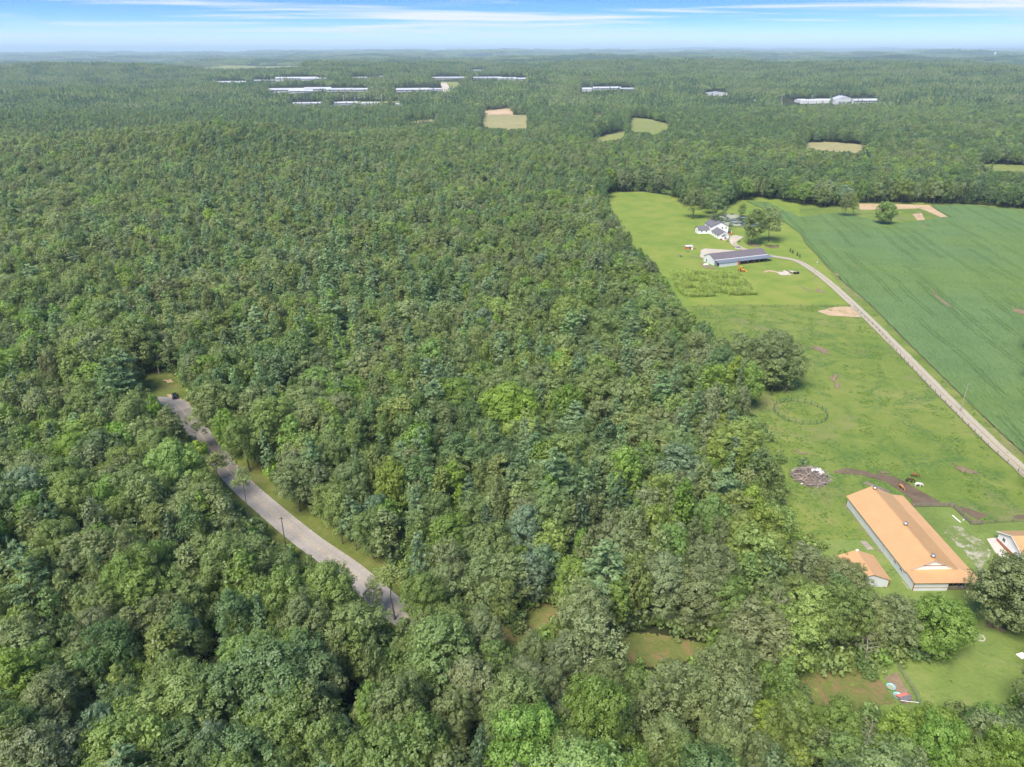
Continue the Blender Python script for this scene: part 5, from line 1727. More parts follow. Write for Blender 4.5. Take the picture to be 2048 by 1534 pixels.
def gabled(parent, x0, y0, x1, y1, h, ridge, axis_, over=.4, roofmat='grey_shingle', t=.15):
    """four walls, two gables, two slopes; axis_ names the ridge direction"""
    w_ = MB().box(x0, y0, -.2, x1, y0 + t, h).box(x0, y1 - t, -.2, x1, y1, h).box(x0, y0 + t, -.2, x0 + t, y1 - t, h).box(x1 - t, y0 + t, -.2, x1, y1 - t, h)
    if axis_ == 'y':
        mx = (x0 + x1) / 2
        for yy in (y0, y1 - t):
            w_.prism([(x0, yy, h), (x1, yy, h), (mx, yy, ridge - .12)], (0, t, 0))
        sl_ = (ridge - h) / (mx - x0)
        ez = h - sl_ * over
        a = [(x0 - over, y0 - over, ez + .1), (x0 - over, y1 + over, ez + .1), (mx, y1 + over, ridge + .1), (mx, y0 - over, ridge + .1)]
        b = [(mx, y0 - over, ridge + .1), (mx, y1 + over, ridge + .1), (x1 + over, y1 + over, ez + .1), (x1 + over, y0 - over, ez + .1)]
    else:
        my = (y0 + y1) / 2
        for xx in (x0, x1 - t):
            w_.prism([(xx, y0, h), (xx, y1, h), (xx, my, ridge - .12)], (t, 0, 0))
        sl_ = (ridge - h) / (my - y0)
        ez = h - sl_ * over
        a = [(x0 - over, y0 - over, ez + .1), (x1 + over, y0 - over, ez + .1), (x1 + over, my, ridge + .1), (x0 - over, my, ridge + .1)]
        b = [(x0 - over, my, ridge + .1), (x1 + over, my, ridge + .1), (x1 + over, y1 + over, ez + .1), (x0 - over, y1 + over, ez + .1)]
    w_.build('wall', M['white_siding'], parent)
    MB().slab(a, .12).build('roof_slope', M[roofmat], parent)
    MB().slab(b, .12).build('roof_slope', M[roofmat], parent)


def window(parent, x, y, z, w_=.9, h=1.4, face='front'):
    if face == 'front':
        f = MB().box(x - w_ / 2, y - .06, z, x + w_ / 2, y + .03, z + h).build('window', M['white'], parent)
        MB().box(x - w_ / 2 + .08, y - .09, z + .08, x + w_ / 2 - .08, y - .055, z + h / 2 - .03).box(x - w_ / 2 + .08, y - .09, z + h / 2 + .03, x + w_ / 2 - .08, y - .055, z + h - .08).build('pane', M['glass'], f)
    else:
        f = MB().box(x - .06, y - w_ / 2, z, x + .03, y + w_ / 2, z + h).build('window', M['white'], parent)
        MB().box(x - .09, y - w_ / 2 + .08, z + .08, x - .055, y + w_ / 2 - .08, z + h / 2 - .03).box(x - .09, y - w_ / 2 + .08, z + h / 2 + .03, x - .055, y + w_ / 2 - .08, z + h - .08).build('pane', M['glass'], f)


gabled(fh, 0, 0, 12, 13, 5.7, 8.7, 'y')                       # main block
gabled(fh, .2, -13, 7.2, .0, 3.0, 5.2, 'y')                   # front wing
gabled(fh, -8, 3.5, -.02, 9.5, 2.9, 4.9, 'x')                 # side wing
gabled(fh, 2.3, -15.4, 5.4, -13.2, 2.4, 3.5, 'y', .3)         # entry porch
MB().slab([(11.9, .4, 3.3), (15.2, .4, 2.6), (15.2, 8, 2.6), (11.9, 8, 3.3)], .1).build('porch_roof', M['grey_shingle'], fh)
for yy in (.6, 4.2, 7.8):
    MB().box(14.8, yy - .1, -.1, 15.0, yy + .1, 2.6).build('porch_post', M['white'], fh)
MB().box(12, -1.5, .0, 15.6, 8, .5).build('porch_deck', M['wood'], fh)
MB().box(12.1, -1.5, .5, 15.6, -1.4, 1.3).build('deck_rail', M['orangeboard'], fh)
for xx in (3.4, 7.6, 10.2):
    window(fh, xx, -.0, 3.9)
for xx in (9.2,):
    window(fh, xx, -.0, 1.0)
for yy in (2.5, 6.5, 10.5):
    window(fh, 0, yy, 3.9, face='side')
for yy in (-11, -7.5, -4.5, -1.5):
    window(fh, .2, yy, 1.0, face='side')
for xx in (-5.6, -2.2):
    window(fh, xx, 3.5, 1.0, h=1.3)
window(fh, -8, 6.4, 1.0, face='side')
MB().box(3.3, -15.46, 0, 4.3, -15.41, 2.1).build('front_door', M['slate_roof'], fh)
MB().box(2.2, -16.8, -.1, 5.5, -15.45, .3).build('front_step', M['concrete'], fh)
# plants round the house
BUSHV, BUSHT = crown_broad(77, R=1.0, base=.05, top=1.7, nclump=16, leaf=.17, dens=330)
CONV, CONT = crown_whorl(78, R=.75, base=.1, top=2.4, step=.28, nb=7, up=.2, dens=16, leaf=(.2, .12))


def bush(name, px, py, s, col, label, cat, group=None, conical=False):
    p = G(px, py)
    vv, tt = (CONV, CONT) if conical else (BUSHV, BUSHT)
    key = ('bush', col, conical)
    if key not in SHAPES:
        SHAPES[key] = mesh_np('shrub', vv, np.arange(len(vv)).reshape(-1, 4), LEAF[col] if col in LEAF else M[col], tint=tt)
    o = link(name, SHAPES[key], None, (p.x, p.y, .05), px)
    o.scale = (s, s, s)
    return tag(o, label, cat, group)


LEAF['redleaf'] = leafmat('leaves_red', (.2, .03, .03))
bush('flower_bush', 1442, 480.5, .8, 'redleaf', 'red flowering bush left of the white farmhouse door', 'bush')
bush('flower_bush', 1451, 479.5, 1.0, 'redleaf', 'red flowering bush right of the white farmhouse door', 'bush')
bush('shrub', 1455, 483, .7, 'dark', 'small dark shrub at the corner of the house gravel', 'shrub')
bush('shrub', 1478, 484, .7, 'dark', 'small dark shrub on the far side of the house track', 'shrub')
bush('shrub', 1461, 452, 1.6, 'mid', 'tall green shrub behind the farmhouse by the pond', 'shrub')
for i, (ppx, ppy, s_) in enumerate(((1580, 504, 1.0), (1585, 507, 1.0), (1594, 512, 1.0), (1599, 515, .95))):
    bush('evergreen_shrub', ppx, ppy, s_, 'hemlock', f'{("first", "second", "third", "last")[i]} little dark conical evergreen in the row above the gravel track', 'shrub', 'row of little evergreens', True)
# garden beds
for i, (a, b, py_b, lb) in enumerate(((1497, 1521, 490, 'long bed of dark green vegetables between the oaks and the barn'), (1532, 1557, 493, 'bed of pale green vegetables right of the dark bed'))):
    p, q = G(a, py_b), G(b, py_b)
    sheet('garden_bed_soil', blob((p.x + q.x) / 2, p.y - .5, (q.x - p.x) * .52, 4, seed=i), .3, M['soil'])
    r = np.random.default_rng(i)
    bo = thing('garden_bed', ((p.x + q.x) / 2, p.y, .3), lb, 'garden bed')
    for k_ in range(14):
        o = link('plant_clump', mesh_np('shrub', BUSHV, np.arange(len(BUSHV)).reshape(-1, 4), LEAF['dark' if i == 0 else 'olive'], tint=BUSHT) if k_ == 0 else bo.children[0].data, bo, (r.uniform(-.5, .5) * (q.x - p.x), r.uniform(-2, 2), 0), k_)
        s_ = r.uniform(.6, 1.0)
        o.scale = (s_, s_, s_ * .7)
# off-road buggy and boom on the lawn
p = G(1592, 548)
uv_ = thing('utility_buggy', (p.x, p.y, .05), 'black open utility buggy with roll cage parked on the lawn', 'buggy', rz=RAD(10))
MB().box(-1.5, -.7, .5, 1.5, .7, .85).box(.7, -.65, .85, 1.5, .65, 1.1).box(-1.5, -.7, .85, -.5, -.62, 1.15).box(-1.5, .62, .85, -.5, .7, 1.15).build('body', M['blackpaint'], uv_)
for sy in (-.62, .62):
    MB().tube([(.75, sy, 1.1), (.4, sy, 1.95), (-.5, sy, 1.95), (-.6, sy, 1.1)], .05, 5).build('roll_bar', M['steel'], uv_)
MB().box(-.55, -.65, 1.95, .45, .65, 2.0).build('roof', M['slate_roof'], uv_)
MB().box(-.45, -.5, .85, -.05, .5, 1.0).build('seat', M['black'], uv_)
for sx in (-1, 1):
    for sy in (-.72, .72):
        MB().tube([(sx, sy - .14, .36), (sx, sy + .14, .36)], .36, 12).build('wheel', M['black'], uv_)
p, q = G(1573, 542), G(1585, 547)
tag(MB().tube([(p.x, p.y, .3), (q.x, q.y, .35)], [.35, .25], 7).build('fallen_log', M['post'], None), 'dark log lying on the lawn beside the black buggy', 'log')

# ---------------------------------------------------------------- fences
def wood_fence(name, label, pxs, n_per, rails, h, mat, pr=.08, rt=.14, postmat=None, cat='fence', closed=False, width=.04):
    pts_ = [G(*q) for q in pxs]
    if closed:
        pts_.append(pts_[0])
    t = thing(name, (pts_[0].x, pts_[0].y, 0), label, cat)
    o0 = pts_[0]
    posts = []
    for a, b in zip(pts_[:-1], pts_[1:]):
        n = max(1, round((b - a).length / n_per))
        for i in range(n):
            posts.append(a.lerp(b, i / n))
    posts.append(pts_[-1])
    pm_ = MB().box(-pr, -pr, -.2, pr, pr, h + .1).mesh('post', M[postmat or mat])
    for p in posts[:len(posts) - (1 if closed else 0)]:
        link('post', pm_, t, (p.x - o0.x, p.y - o0.y, 0))
    for a, b in zip(posts[:-1], posts[1:]):
        d = b - a
        L = d.length
        rm = MB().box(0, -width / 2, -rt / 2, L, width / 2, rt / 2).mesh('rail', M[mat])
        for k_ in range(rails):
            z_ = h * (.25 + .72 * k_ / max(1, rails - 1)) if rails > 1 else h * .9
            o = link('rail', rm, t, (a.x - o0.x, a.y - o0.y, z_))
            o.rotation_euler = (0, 0, math.atan2(d.y, d.x))
    return t


wood_fence('corral_fence', 'weathered board fence bending round the barnyard beside the orange barn', [(1822, 1015), (1862, 1014), (1898, 1014), (1906, 1016), (1925, 1034), (1942, 1050), (1962, 1050)], 3.4, 5, 1.5, 'wood', .1, .17)
wood_fence('mesh_fence', 'grey wire mesh fence running right from the board corral', [(1964, 1050), (1990, 1047), (2060, 1043)], 4.5, 3, 1.5, 'wood', .08, .05)
wood_fence('track_fence', 'thin post and wire fence along the gravel track', [(1708, 616), (1752, 657), (1800, 712), (1890, 806), (1975, 893), (2036, 944), (2110, 1010)], 4.6, 3, 1.3, 'wood', .07, .035)
wood_fence('cross_fence', 'thin wire fence between the bright lawn and the pasture', [(1396, 613), (1500, 613), (1600, 613), (1700, 613)], 6.0, 3, 1.2, 'wire', .06, .03, 'post')
wood_fence('paddock_fence', 'short dark fence left of the long dark-roofed barn', [(1378, 514), (1395, 517), (1409, 520)], 3, 3, 1.3, 'wood', .07, .06)
ang = [2 * math.pi * k_ / 24 for k_ in range(24)]
c_ = G(1600, 826)
rp = thing('round_pen', (c_.x, c_.y, 0), 'round pen of dark green pipe panels standing in the pasture', 'pen')
RP = 8.9
pp = MB().box(-.05, -.05, 0, .05, .05, 1.75).mesh('panel_post', M['greenpipe'])
ll = 2 * RP * math.sin(math.pi / 24)
rl = MB().tube([(0, 0, 0), (ll, 0, 0)], .028, 5).mesh('panel_rail', M['greenpipe'])
for a in ang:
    x0, y0 = RP * math.cos(a), RP * math.sin(a)
    link('panel_post', pp, rp, (x0, y0, 0))
    a2 = a + 2 * math.pi / 24
    for z_ in (.35, .8, 1.25, 1.68):
        o = link('panel_rail', rl, rp, (x0, y0, z_))
        o.rotation_euler = (0, 0, math.atan2(RP * math.sin(a2) - y0, RP * math.cos(a2) - x0))

# kennel below the wood
wood_fence('kennel_fence', 'galvanised pipe and mesh kennel fence around bare ground', [(1795, 1338), (1812, 1365), (1826, 1385), (1838, 1411)], 2.6, 4, 1.7, 'steel', .05, .05)
tag(MB().tube([tuple(G(1801, 1401, 1.7)), tuple(G(1838, 1405, 1.7))], .05, 6).build('kennel_bar', M['white'], None), 'white pipe bar across the front of the kennel', 'bar')


def pool(px, py, r, label):
    p = G(px, py)
    t = thing('wading_pool', (p.x, p.y, .12), label, 'pool', 'blue wading pools in the kennel')
    MB().lathe([(r * .9, 0), (r, .3), (r * 1.05, .3), (r * .95, .27), (r * .85, .06), (.05, .05)], 22).build('shell', M['bluepool'], t, True)
    MB().lathe([(r * .9, .12), (r * .9, .14), (.01, .14)], 22).build('water', M['pondwater'], t)


pool(1781, 1376, .85, 'light blue wading pool lying on the kennel floor on its own')
pool(1795, 1394, .85, 'light blue wading pool beside the coral board and dog house')
p = G(1806, 1399)
dh = thing('dog_house', (p.x, p.y, .1), 'low dog house with a coral red and grey roof in the kennel', 'dog house', rz=RAD(15))
dh.scale = (.85, .85, .7)
MB().box(-1.2, -.8, 0, 1.2, .8, .75).build('wall', M['wood'], dh)
MB().slab([(-1.4, 0, 1.3), (1.4, 0, 1.3), (1.4, 1.0, .8), (-1.4, 1.0, .8)], .06).build('roof_slope', M['coral'], dh)
MB().slab([(-1.4, -1.0, .8), (1.4, -1.0, .8), (1.4, 0, 1.3), (-1.4, 0, 1.3)], .06).build('roof_slope', M['grey_shingle'], dh)
MB().box(-.3, -.84, .05, .3, -.79, .6).build('doorway', M['blackpaint'], dh)
# fire ring, slab, boards
p = G(1959, 1276)
fr = thing('stone_ring', (p.x, p.y, .05), 'ring of tan stones with a pale rock inside on the lawn', 'fire ring')
st = MB().hexa([(-.16, -.12, -.05), (.16, -.12, -.05), (.14, .12, -.05), (-.14, .12, -.05), (-.13, -.09, .2), (.13, -.1, .22), (.12, .08, .2), (-.11, .1, .19)]).mesh('stone', M['stone'])
for k_ in range(18):
    a = 2 * math.pi * k_ / 18
    o = link('stone', st, fr, (.95 * math.cos(a), .95 * math.sin(a), 0), a + 1.57)
    o.scale = (1 + .2 * math.sin(k_ * 2.3), 1, 1 + .3 * math.sin(k_ * 1.7))
o = link('centre_rock', st, fr, (-.15, .1, 0))
o.scale = (2, 1.6, 1.2)
p = G(2044, 1312)
tag(MB().box(-.9, -.7, 0, .9, .7, .12).build('stone_slab', M['white'], None, loc=(p.x, p.y, .05), rz=.3), 'white flat slab on the lawn at the right', 'slab')


def boards(name, label, a, b, n, w_, mat, z0=.05):
    p, q = G(*a), G(*b)
    d = q - p
    t = thing(name, ((p.x + q.x) / 2, (p.y + q.y) / 2, z0), label, 'boards', rz=math.atan2(d.y, d.x))
    L = d.length / 2
    for k_ in range(n):
        o = MB().box(-L, -w_ / 2, 0, L, w_ / 2, .07).build('board', M[mat], t, loc=(.2 * math.sin(k_ * 3), (k_ - n / 2) * w_ * 1.1, .08 * (k_ % 2)), rz=.03 * math.sin(k_ * 2))


boards('lumber_pile', 'pale weathered boards stacked on grass left of the orange barn', (1727, 1083), (1743, 1100), 5, .28, 'deadwood')
boards('beam_pile', 'long grey timbers lying behind the orange barn', (1729, 965), (1780, 985), 4, .3, 'wood')
boards('white_plank', 'white plank on the grass inside the corral bend', (1906, 1031), (1922, 1045), 1, .3, 'white')
boards('edge_plank', 'pale plank along the foot of the barn wall', (1806, 1163), (1818, 1178), 1, .25, 'deadwood')
p = G(1926, 1042)
barrel('pale_wall', (p.x, p.y, .05), 'bucket', 'white bucket beside the corral fence corner', 'bucket', .2, .5)
# rubble kerb along the barn foot
rk = random.Random(4)
kb = MB()
for k_ in range(70):
    y_ = rk.uniform(14, 35.5)
    q = on_barn(rk.uniform(-1.1, -.2), y_)
    s_ = rk.uniform(.08, .26)
    kb.hexa([(q.x - s_, q.y - s_, 0), (q.x + s_, q.y - s_ * .7, 0), (q.x + s_, q.y + s_, 0), (q.x - s_, q.y + s_ * .8, 0), (q.x - s_ * .7, q.y - s_ * .6, s_), (q.x + s_ * .6, q.y - s_ * .5, s_ * 1.1), (q.x + s_ * .7, q.y + s_ * .6, s_ * .9), (q.x - s_ * .5, q.y + s_ * .6, s_)])
tag(kb.build('rubble', M['wood'], None), kind='stuff')

# ---------------------------------------------------------------- brush pile
p = G(1619, 954)
bp = thing('brush_pile', (p.x, p.y - .6, 0), 'big heap of grey cut branches and logs with white rubbish on it', 'brush pile')
rk = random.Random(12)
for k_ in range(120):
    a, q = rk.uniform(0, 6.28), 5.6 * math.sqrt(rk.random())
    cx0, cy0 = q * math.cos(a), q * .85 * math.sin(a)
    top_ = 3.1 * (1 - (q / 6.2) ** 2) + .1
    L = rk.uniform(1.2, 4.6)
    th = rk.gauss(.25, 1.0)
    dz = rk.uniform(-.25, .35)
    zc0 = rk.uniform(.3, 1) * top_
    d = Vector((math.cos(th), math.sin(th), dz))
    r0 = rk.uniform(.04, .15)
    c0 = Vector((cx0, cy0, max(.15, zc0)))
    a0, b0 = c0 - d * L / 2, c0 + d * L / 2
    a0.z, b0.z = max(.06, a0.z), max(.06, b0.z)
    mid_ = (a0 + b0) / 2 + Vector((rk.uniform(-.2, .2), rk.uniform(-.2, .2), rk.uniform(0, .25)))
    MB().tube([a0, mid_, b0], [r0, r0 * .8, r0 * .5], 5).build('branch', M['deadwood' if rk.random() < .6 else 'wood'], bp)
tw = MB()
for k_ in range(420):
    a, q = rk.uniform(0, 6.28), 6.0 * math.sqrt(rk.random())
    c0 = Vector((q * math.cos(a), q * .85 * math.sin(a), 3.2 * (1 - (q / 6.4) ** 2) * rk.uniform(.6, 1.1) + .1))
    d = Vector((rk.gauss(0, 1), rk.gauss(0, 1), rk.gauss(.25, .4))).normalized() * rk.uniform(.3, 1.3)
    tw.tube([c0, c0 + d], [.035, .012], 3, False)
o = tw.build('twigs', M['deadwood'], bp)
o['kind'] = 'stuff'
MB().lathe([(5.2, 0), (4.2, .6), (2.8, 1.5), (1.2, 2.1), (.1, 2.3)], 18).build('packed_brush', M['post'], bp)
for q, s_ in (((.6, .2, 2.6), .75), ((2.4, .9, 2.2), 1.0), ((3.0, .0, 1.9), .8), ((2.3, -.9, 1.8), .5), ((-3.9, -3.6, .3), .4)):
    MB().hexa([(-s_, -s_ * .5, 0), (s_ * .8, -s_ * .6, .1), (s_, s_ * .5, .05), (-s_ * .7, s_ * .6, 0), (-s_ * .6, -s_ * .3, s_ * .5), (s_ * .5, -s_ * .4, s_ * .6), (s_ * .6, s_ * .3, s_ * .45), (-s_ * .4, s_ * .4, s_ * .55)]).build('rubbish_bag', M['white'], bp, loc=q)
MB().box(-.5, -.3, 0, .5, .3, .3).build('cut_block', M['orangeboard'], bp, loc=(-2.6, -1.6, 1.1), rz=.6)
bush('bush', 1606, 935, 2.0, 'dark', 'leafy dark green bush growing behind the brush pile', 'bush')

# ---------------------------------------------------------------- horses
def horse(px, py, rz, mat, label, graze=True, s=1.0):
    p = G(px, py)
    t = thing('horse', (p.x, p.y, .06), label, 'horse', 'horses grazing behind the orange barn', rz)
    t.scale = (s, s, s)
    V_ = [((-.15, 0, 1.18), .30), ((-.62, 0, 1.2), .31), ((.35, 0, 1.16), .31), ((.72, 0, 1.22), .25)]
    if graze:
        V_ += [((1.08, 0, 1.08), .17), ((1.38, 0, .74), .125), ((1.5, 0, .5), .12), ((1.6, 0, .24), .085), ((1.63, 0, .1), .065)]
    else:
        V_ += [((.98, 0, 1.5), .17), ((1.2, 0, 1.78), .125), ((1.38, 0, 1.84), .12), ((1.62, 0, 1.66), .085), ((1.74, 0, 1.56), .065)]
    E_ = [(0, 1), (0, 2), (2, 3), (3, 4), (4, 5), (5, 6), (6, 7), (7, 8)]
    for sy in (-1, 1):
        b = len(V_)
        V_ += [((-.72, .17 * sy, 1.0), .2), ((-.64, .18 * sy, .78), .13), ((-.82, .18 * sy, .52), .075), ((-.76, .18 * sy, .2), .05), ((-.72, .18 * sy, .04), .07)]
        E_ += [(1, b), (b, b + 1), (b + 1, b + 2), (b + 2, b + 3), (b + 3, b + 4)]
        b = len(V_)
        V_ += [((.62, .17 * sy, .98), .16), ((.6, .17 * sy, .72), .1), ((.62, .17 * sy, .45), .07), ((.6, .17 * sy, .2), .05), ((.63, .17 * sy, .04), .07)]
        E_ += [(3, b), (b, b + 1), (b + 1, b + 2), (b + 2, b + 3), (b + 3, b + 4)]
    h_ = 5 + 1
    for sy in (-1, 1):
        b = len(V_)
        q = V_[6][0] if not graze else V_[5][0]
        V_.append(((q[0] - .02, .09 * sy, q[2] + (.2 if not graze else .18)), .035))
        E_.append((6 if not graze else 5, b))
    me = bpy.data.meshes.new('body')
    me.from_pydata([v[0] for v in V_], E_, [])
    me.materials.append(M[mat])
    o = link('body', me, t)
    sk = o.modifiers.new('skin', 'SKIN')
    for i, v in enumerate(V_):
        me.skin_vertices[0].data[i].radius = (v[1], v[1])
    me.skin_vertices[0].data[0].use_root = True
    sb = o.modifiers.new('sub', 'SUBSURF')
    sb.levels = sb.render_levels = 2
    MB().tube([(-.9, 0, 1.3), (-1.05, 0, 1.1), (-1.06, 0, .75), (-1.0, 0, .5)], [.05, .09, .08, .03], 6).build('tail', M['blackpaint' if mat != 'spotted' else 'stone'], t)
    mp_ = [(.78, 0, 1.5), (1.0, 0, 1.34), (1.28, 0, 1.02)] if graze else [(.75, 0, 1.5), (.92, 0, 1.72), (1.12, 0, 1.95)]
    MB().prism([mp_[0], mp_[1], mp_[2], (mp_[2][0] - .02, 0, mp_[2][2] - .14), (mp_[1][0] - .05, 0, mp_[1][2] - .18), (mp_[0][0] - .02, 0, mp_[0][2] - .2)], (0, .05, 0)).build('mane', M['blackpaint' if mat != 'spotted' else 'stone'], t)


horse(1828, 955, RAD(-12), 'bay', 'bay horse grazing, farthest back of the four horses')
horse(1818, 965, RAD(-20), 'dark_bay', 'dark brown horse grazing between the bay and the white horse')
horse(1835, 974, RAD(-5), 'spotted', 'white horse with grey spots on the trodden path')
horse(1801, 978, RAD(-75), 'tan_horse', 'tan horse seen end-on nearest the orange barn roof')

# ---------------------------------------------------------------- car, poles, wires
p = G(350, 795)
cr_ = thing('black_car', (p.x, p.y, .12), 'black car parked where the road leaves the clearing', 'car', rz=RAD(118))
MB().hexa([(-2.3, -.9, .35), (2.3, -.88, .35), (2.3, .88, .35), (-2.3, .9, .35), (-2.25, -.86, .95), (2.2, -.8, .85), (2.2, .8, .85), (-2.25, .86, .95)]).build('body', M['blackpaint'], cr_)
MB().hexa([(-1.9, -.8, .95), (1.1, -.8, .92), (1.1, .8, .92), (-1.9, .8, .95), (-1.5, -.62, 1.5), (.35, -.62, 1.5), (.35, .62, 1.5), (-1.5, .62, 1.5)]).build('cabin', M['glass'], cr_)
MB().box(-1.45, -.6, 1.5, .3, .6, 1.54).build('roof', M['blackpaint'], cr_)
for sx in (-1.45, 1.45):
    for sy in (-.85, .85):
        wl = MB().tube([(sx, sy - .1, .33), (sx, sy + .1, .33)], .33, 14).build('wheel', M['black'], cr_)
        MB().tube([(sx, sy - .11, .33), (sx, sy + .11, .33)], .19, 10).build('rim', M['steel'], wl)
for sy in (-.6, .6):
    MB().box(2.2, sy - .18, .6, 2.32, sy + .18, .75).build('headlight', M['white'], cr_)
    MB().box(-2.34, sy - .18, .7, -2.26, sy + .18, .85).build('tail_light', M['redplastic'], cr_)


def pole(px, py, h, label, arm=1.8, gear=False, r=.15, rz=0, ins=True):
    p = G(px, py)
    t = thing('utility_pole', (p.x, p.y, 0), label, 'pole', rz=rz)
    MB().tube([(0, 0, -.3), (0, 0, h)], [r, r * .7], 8).build('pole', M['deadwood' if h > 10 else 'post'], t)
    if arm:
        MB().box(-arm / 2, -.07, h - .6, arm / 2, .07, h - .45).build('crossarm', M['post'], t)
        for x_ in (-arm / 2 + .1, 0, arm / 2 - .1):
            MB().lathe([(.04, 0), (.07, .08), (.05, .16), (.02, .2)], 8, (x_, 0, h - .45 if x_ else h)).build('insulator', M['stone'], t)
    if gear:
        MB().lathe([(.22, 0), (.25, .05), (.25, .75), (.2, .82), (.05, .85)], 12, (.35, 0, h - 1.7)).build('transformer', M['pale_wall'], t)
    return p, h


def wire(a, b, sag, label, group, r=.009):
    pts_ = []
    for k_ in range(13):
        f = k_ / 12
        q = Vector(a).lerp(Vector(b), f)
        q.z -= sag * 4 * f * (1 - f)
        pts_.append(q)
    tag(MB().tube(pts_, r, 4, False).build('power_line', M['wire'], None), label, 'wire', group)


pole(1920, 824, 11, 'tall grey utility pole beside the lower gravel track', 1.0)
pole(1627, 558, 11, 'utility pole with a transformer at the bend of the gravel track', 0, True)
pA, hA = pole(571, 1088, 8.5, 'dark utility pole between the near road edge and the trees', 1.2)
pB, hB = pole(1010, 1240, 9.5, 'dark utility pole half hidden in the wood by the cut strip', 1.2)
pC, hC = pole(2150, 1415, 9.5, 'utility pole beyond the lawn at the right', 1.2)
for i, dx in enumerate((-.5, .5)):
    wire((pA.x + dx, pA.y, hA - .4), (pB.x + dx, pB.y, hB - .4), .9, ('upper' if i else 'lower') + ' thin power line running along the road verge to the wood', 'power lines')
    wire((pB.x + dx, pB.y, hB - .4), (pC.x + dx, pC.y, hC - .4), 1.4, ('upper' if i else 'lower') + ' thin power line crossing the lawn by the kennel', 'power lines')

# ---------------------------------------------------------------- dead and special trees
def snag(px, py_top, h, seed, label, mat='deadwood', r0=.2, reach=3.2, limbs=10, twig=4, cat='dead tree'):
    p = G(px, py_top, h)
    t = thing('dead_tree', (p.x, p.y, 0), label, cat, 'bare dead trees standing in the forest')
    trunk_mb(seed, h, r0, limbs, .35, .98, reach, .3, twig).build('trunk', M[mat], t)


for i, (ppx, ppy, h_, re, lb) in enumerate(((1562, 1180, 17, 3.6, 'pale bare tree standing before the wood edge above the cut ground'), (1748, 1262, 9, 2.4, 'forked pale bare tree close to the kennel'),
                                             (1262, 1135, 17, 2.6, 'white bare snag in the wood above the cut strip'), (1522, 905, 17, 3.2, 'grey dead pine at the wood edge near the brush pile'),
                                             (701, 408, 23, 3.0, 'grey snag rising from the middle forest'), (292, 478, 23, 2.8, 'pale snag in the upper left forest'),
                                             (300, 668, 17, 3.2, 'leaning bare tree by the clearing at the road end'), (325, 662, 17, 3.0, 'bare grey tree at the back of the roadside clearing'),
                                             (1300, 690, 18, 2.6, 'thin dead tree in the wood right of centre'), (394, 1085, 15, 2.8, 'brownish dead pine among green pines below the road'),
                                             (1750, 1440, 10, 3.4, 'twiggy bare tree near the bottom below the kennel'), (1590, 1405, 12, 3.0, 'grey twiggy tree below the cut clearing'),
                                             (1250, 855, 16, 2.6, 'reddish grey dead tree among the pines'), (610, 540, 20, 2.4, 'thin pale snag in the upper middle wood'), (1842, 412, 9, 3.0, 'leaning dead tree on the grass in the bean field'))):
    snag(ppx, ppy, h_, 30 + i, lb, reach=re)


def lone(px, py_base, shape, col, s, label, name='pine_tree', sx=None):
    p = G(px, py_base)
    e = thing(name, (p.x, p.y, 0), label, 'tree', rz=px * .7)
    e.scale = (sx or s, sx or s, s)
    link('trunk', trunk_mesh(shape), e)
    add_crown(shape, col, e)


lone(505, 1062, 'topknot', 'vpine', 1.28, 'tall thin pine with a small tuft on top in front of the road', sx=1.05)
lone(447, 1012, 'topknot', 'vpine', 1.12, 'tall thin pine with an olive tuft left of the road bend', sx=1.35)
lone(790, 1240, 'topknot', 'vpine', .95, 'tall thin dark-trunked pine at the lower end of the road', sx=1.5)
lone(752, 1230, 'loose_b', 'dull', .6, 'sparse young tree before the lower end of the road', 'broadleaf_tree')

# ---------------------------------------------------------------- corn, weeds, undergrowth
def stalk(seed):
    r = np.random.default_rng(seed)
    n = 13
    zz = np.linspace(.3, 2.1, n)
    ph = r.uniform(0, 6.28, n)
    L = .5 * (1 - np.abs(zz - 1.2) / 2.2)
    pos = np.stack([np.cos(ph) * L * .6, np.sin(ph) * L * .6, zz + .1], -1)
    tang = np.stack([np.cos(ph), np.sin(ph), r.uniform(-.3, .6, n)], -1)
    nr = unit(np.stack([-np.cos(ph) * .4, -np.sin(ph) * .4, np.ones(n)], -1))
    v = quads(pos, nr, L * 1.1, np.full(n, .1), r, unit(tang), .2)
    return mesh_np('corn_stalk', v, np.arange(len(v)).reshape(-1, 4), LEAF['corn'], tint=np.repeat(r.uniform(0, 1, n), 4))


LEAF['corn'] = leafmat('corn_leaf', (.2, .25, .075), jit=.4)
LEAF['weed'] = leafmat('weed_leaf', (.1, .165, .04), jit=.25)
LEAF['weed2'] = leafmat('pale_weed_leaf', (.14, .19, .05), jit=.2)
CORN = pxpoly([(1338, 545), (1478, 545), (1532, 609), (1384, 609), (1352, 580)])
ca = np.array(CORN)
gx_, gy_ = np.meshgrid(np.arange(ca[:, 0].min(), ca[:, 0].max(), .5), np.arange(ca[:, 1].min(), ca[:, 1].max(), 1.0))
gx_ = gx_ + rng.uniform(-.15, .15, gx_.shape)
gy_ = gy_ + rng.uniform(-.12, .12, gy_.shape) + gx_ * .12
m = inpoly(gx_, gy_, CORN) & (rng.uniform(size=gx_.shape) < .8) & (wob(gx_, gy_, 21, 1.0) + rng.normal(0, .3, gx_.shape) > -.45)
cxx, cyy = gx_[m], gy_[m]
tall_ = .75 + .2 * wob(cxx, cyy, 30, 2.0) + rng.uniform(-.12, .12, len(cxx))
instancer('corn_patch', [stalk(i) for i in range(6)], cxx, cyy, np.full(len(cxx), .05), rng.integers(0, 6, len(cxx)), np.full(len(cxx), 1.15), tall_ * 1.15, 4)


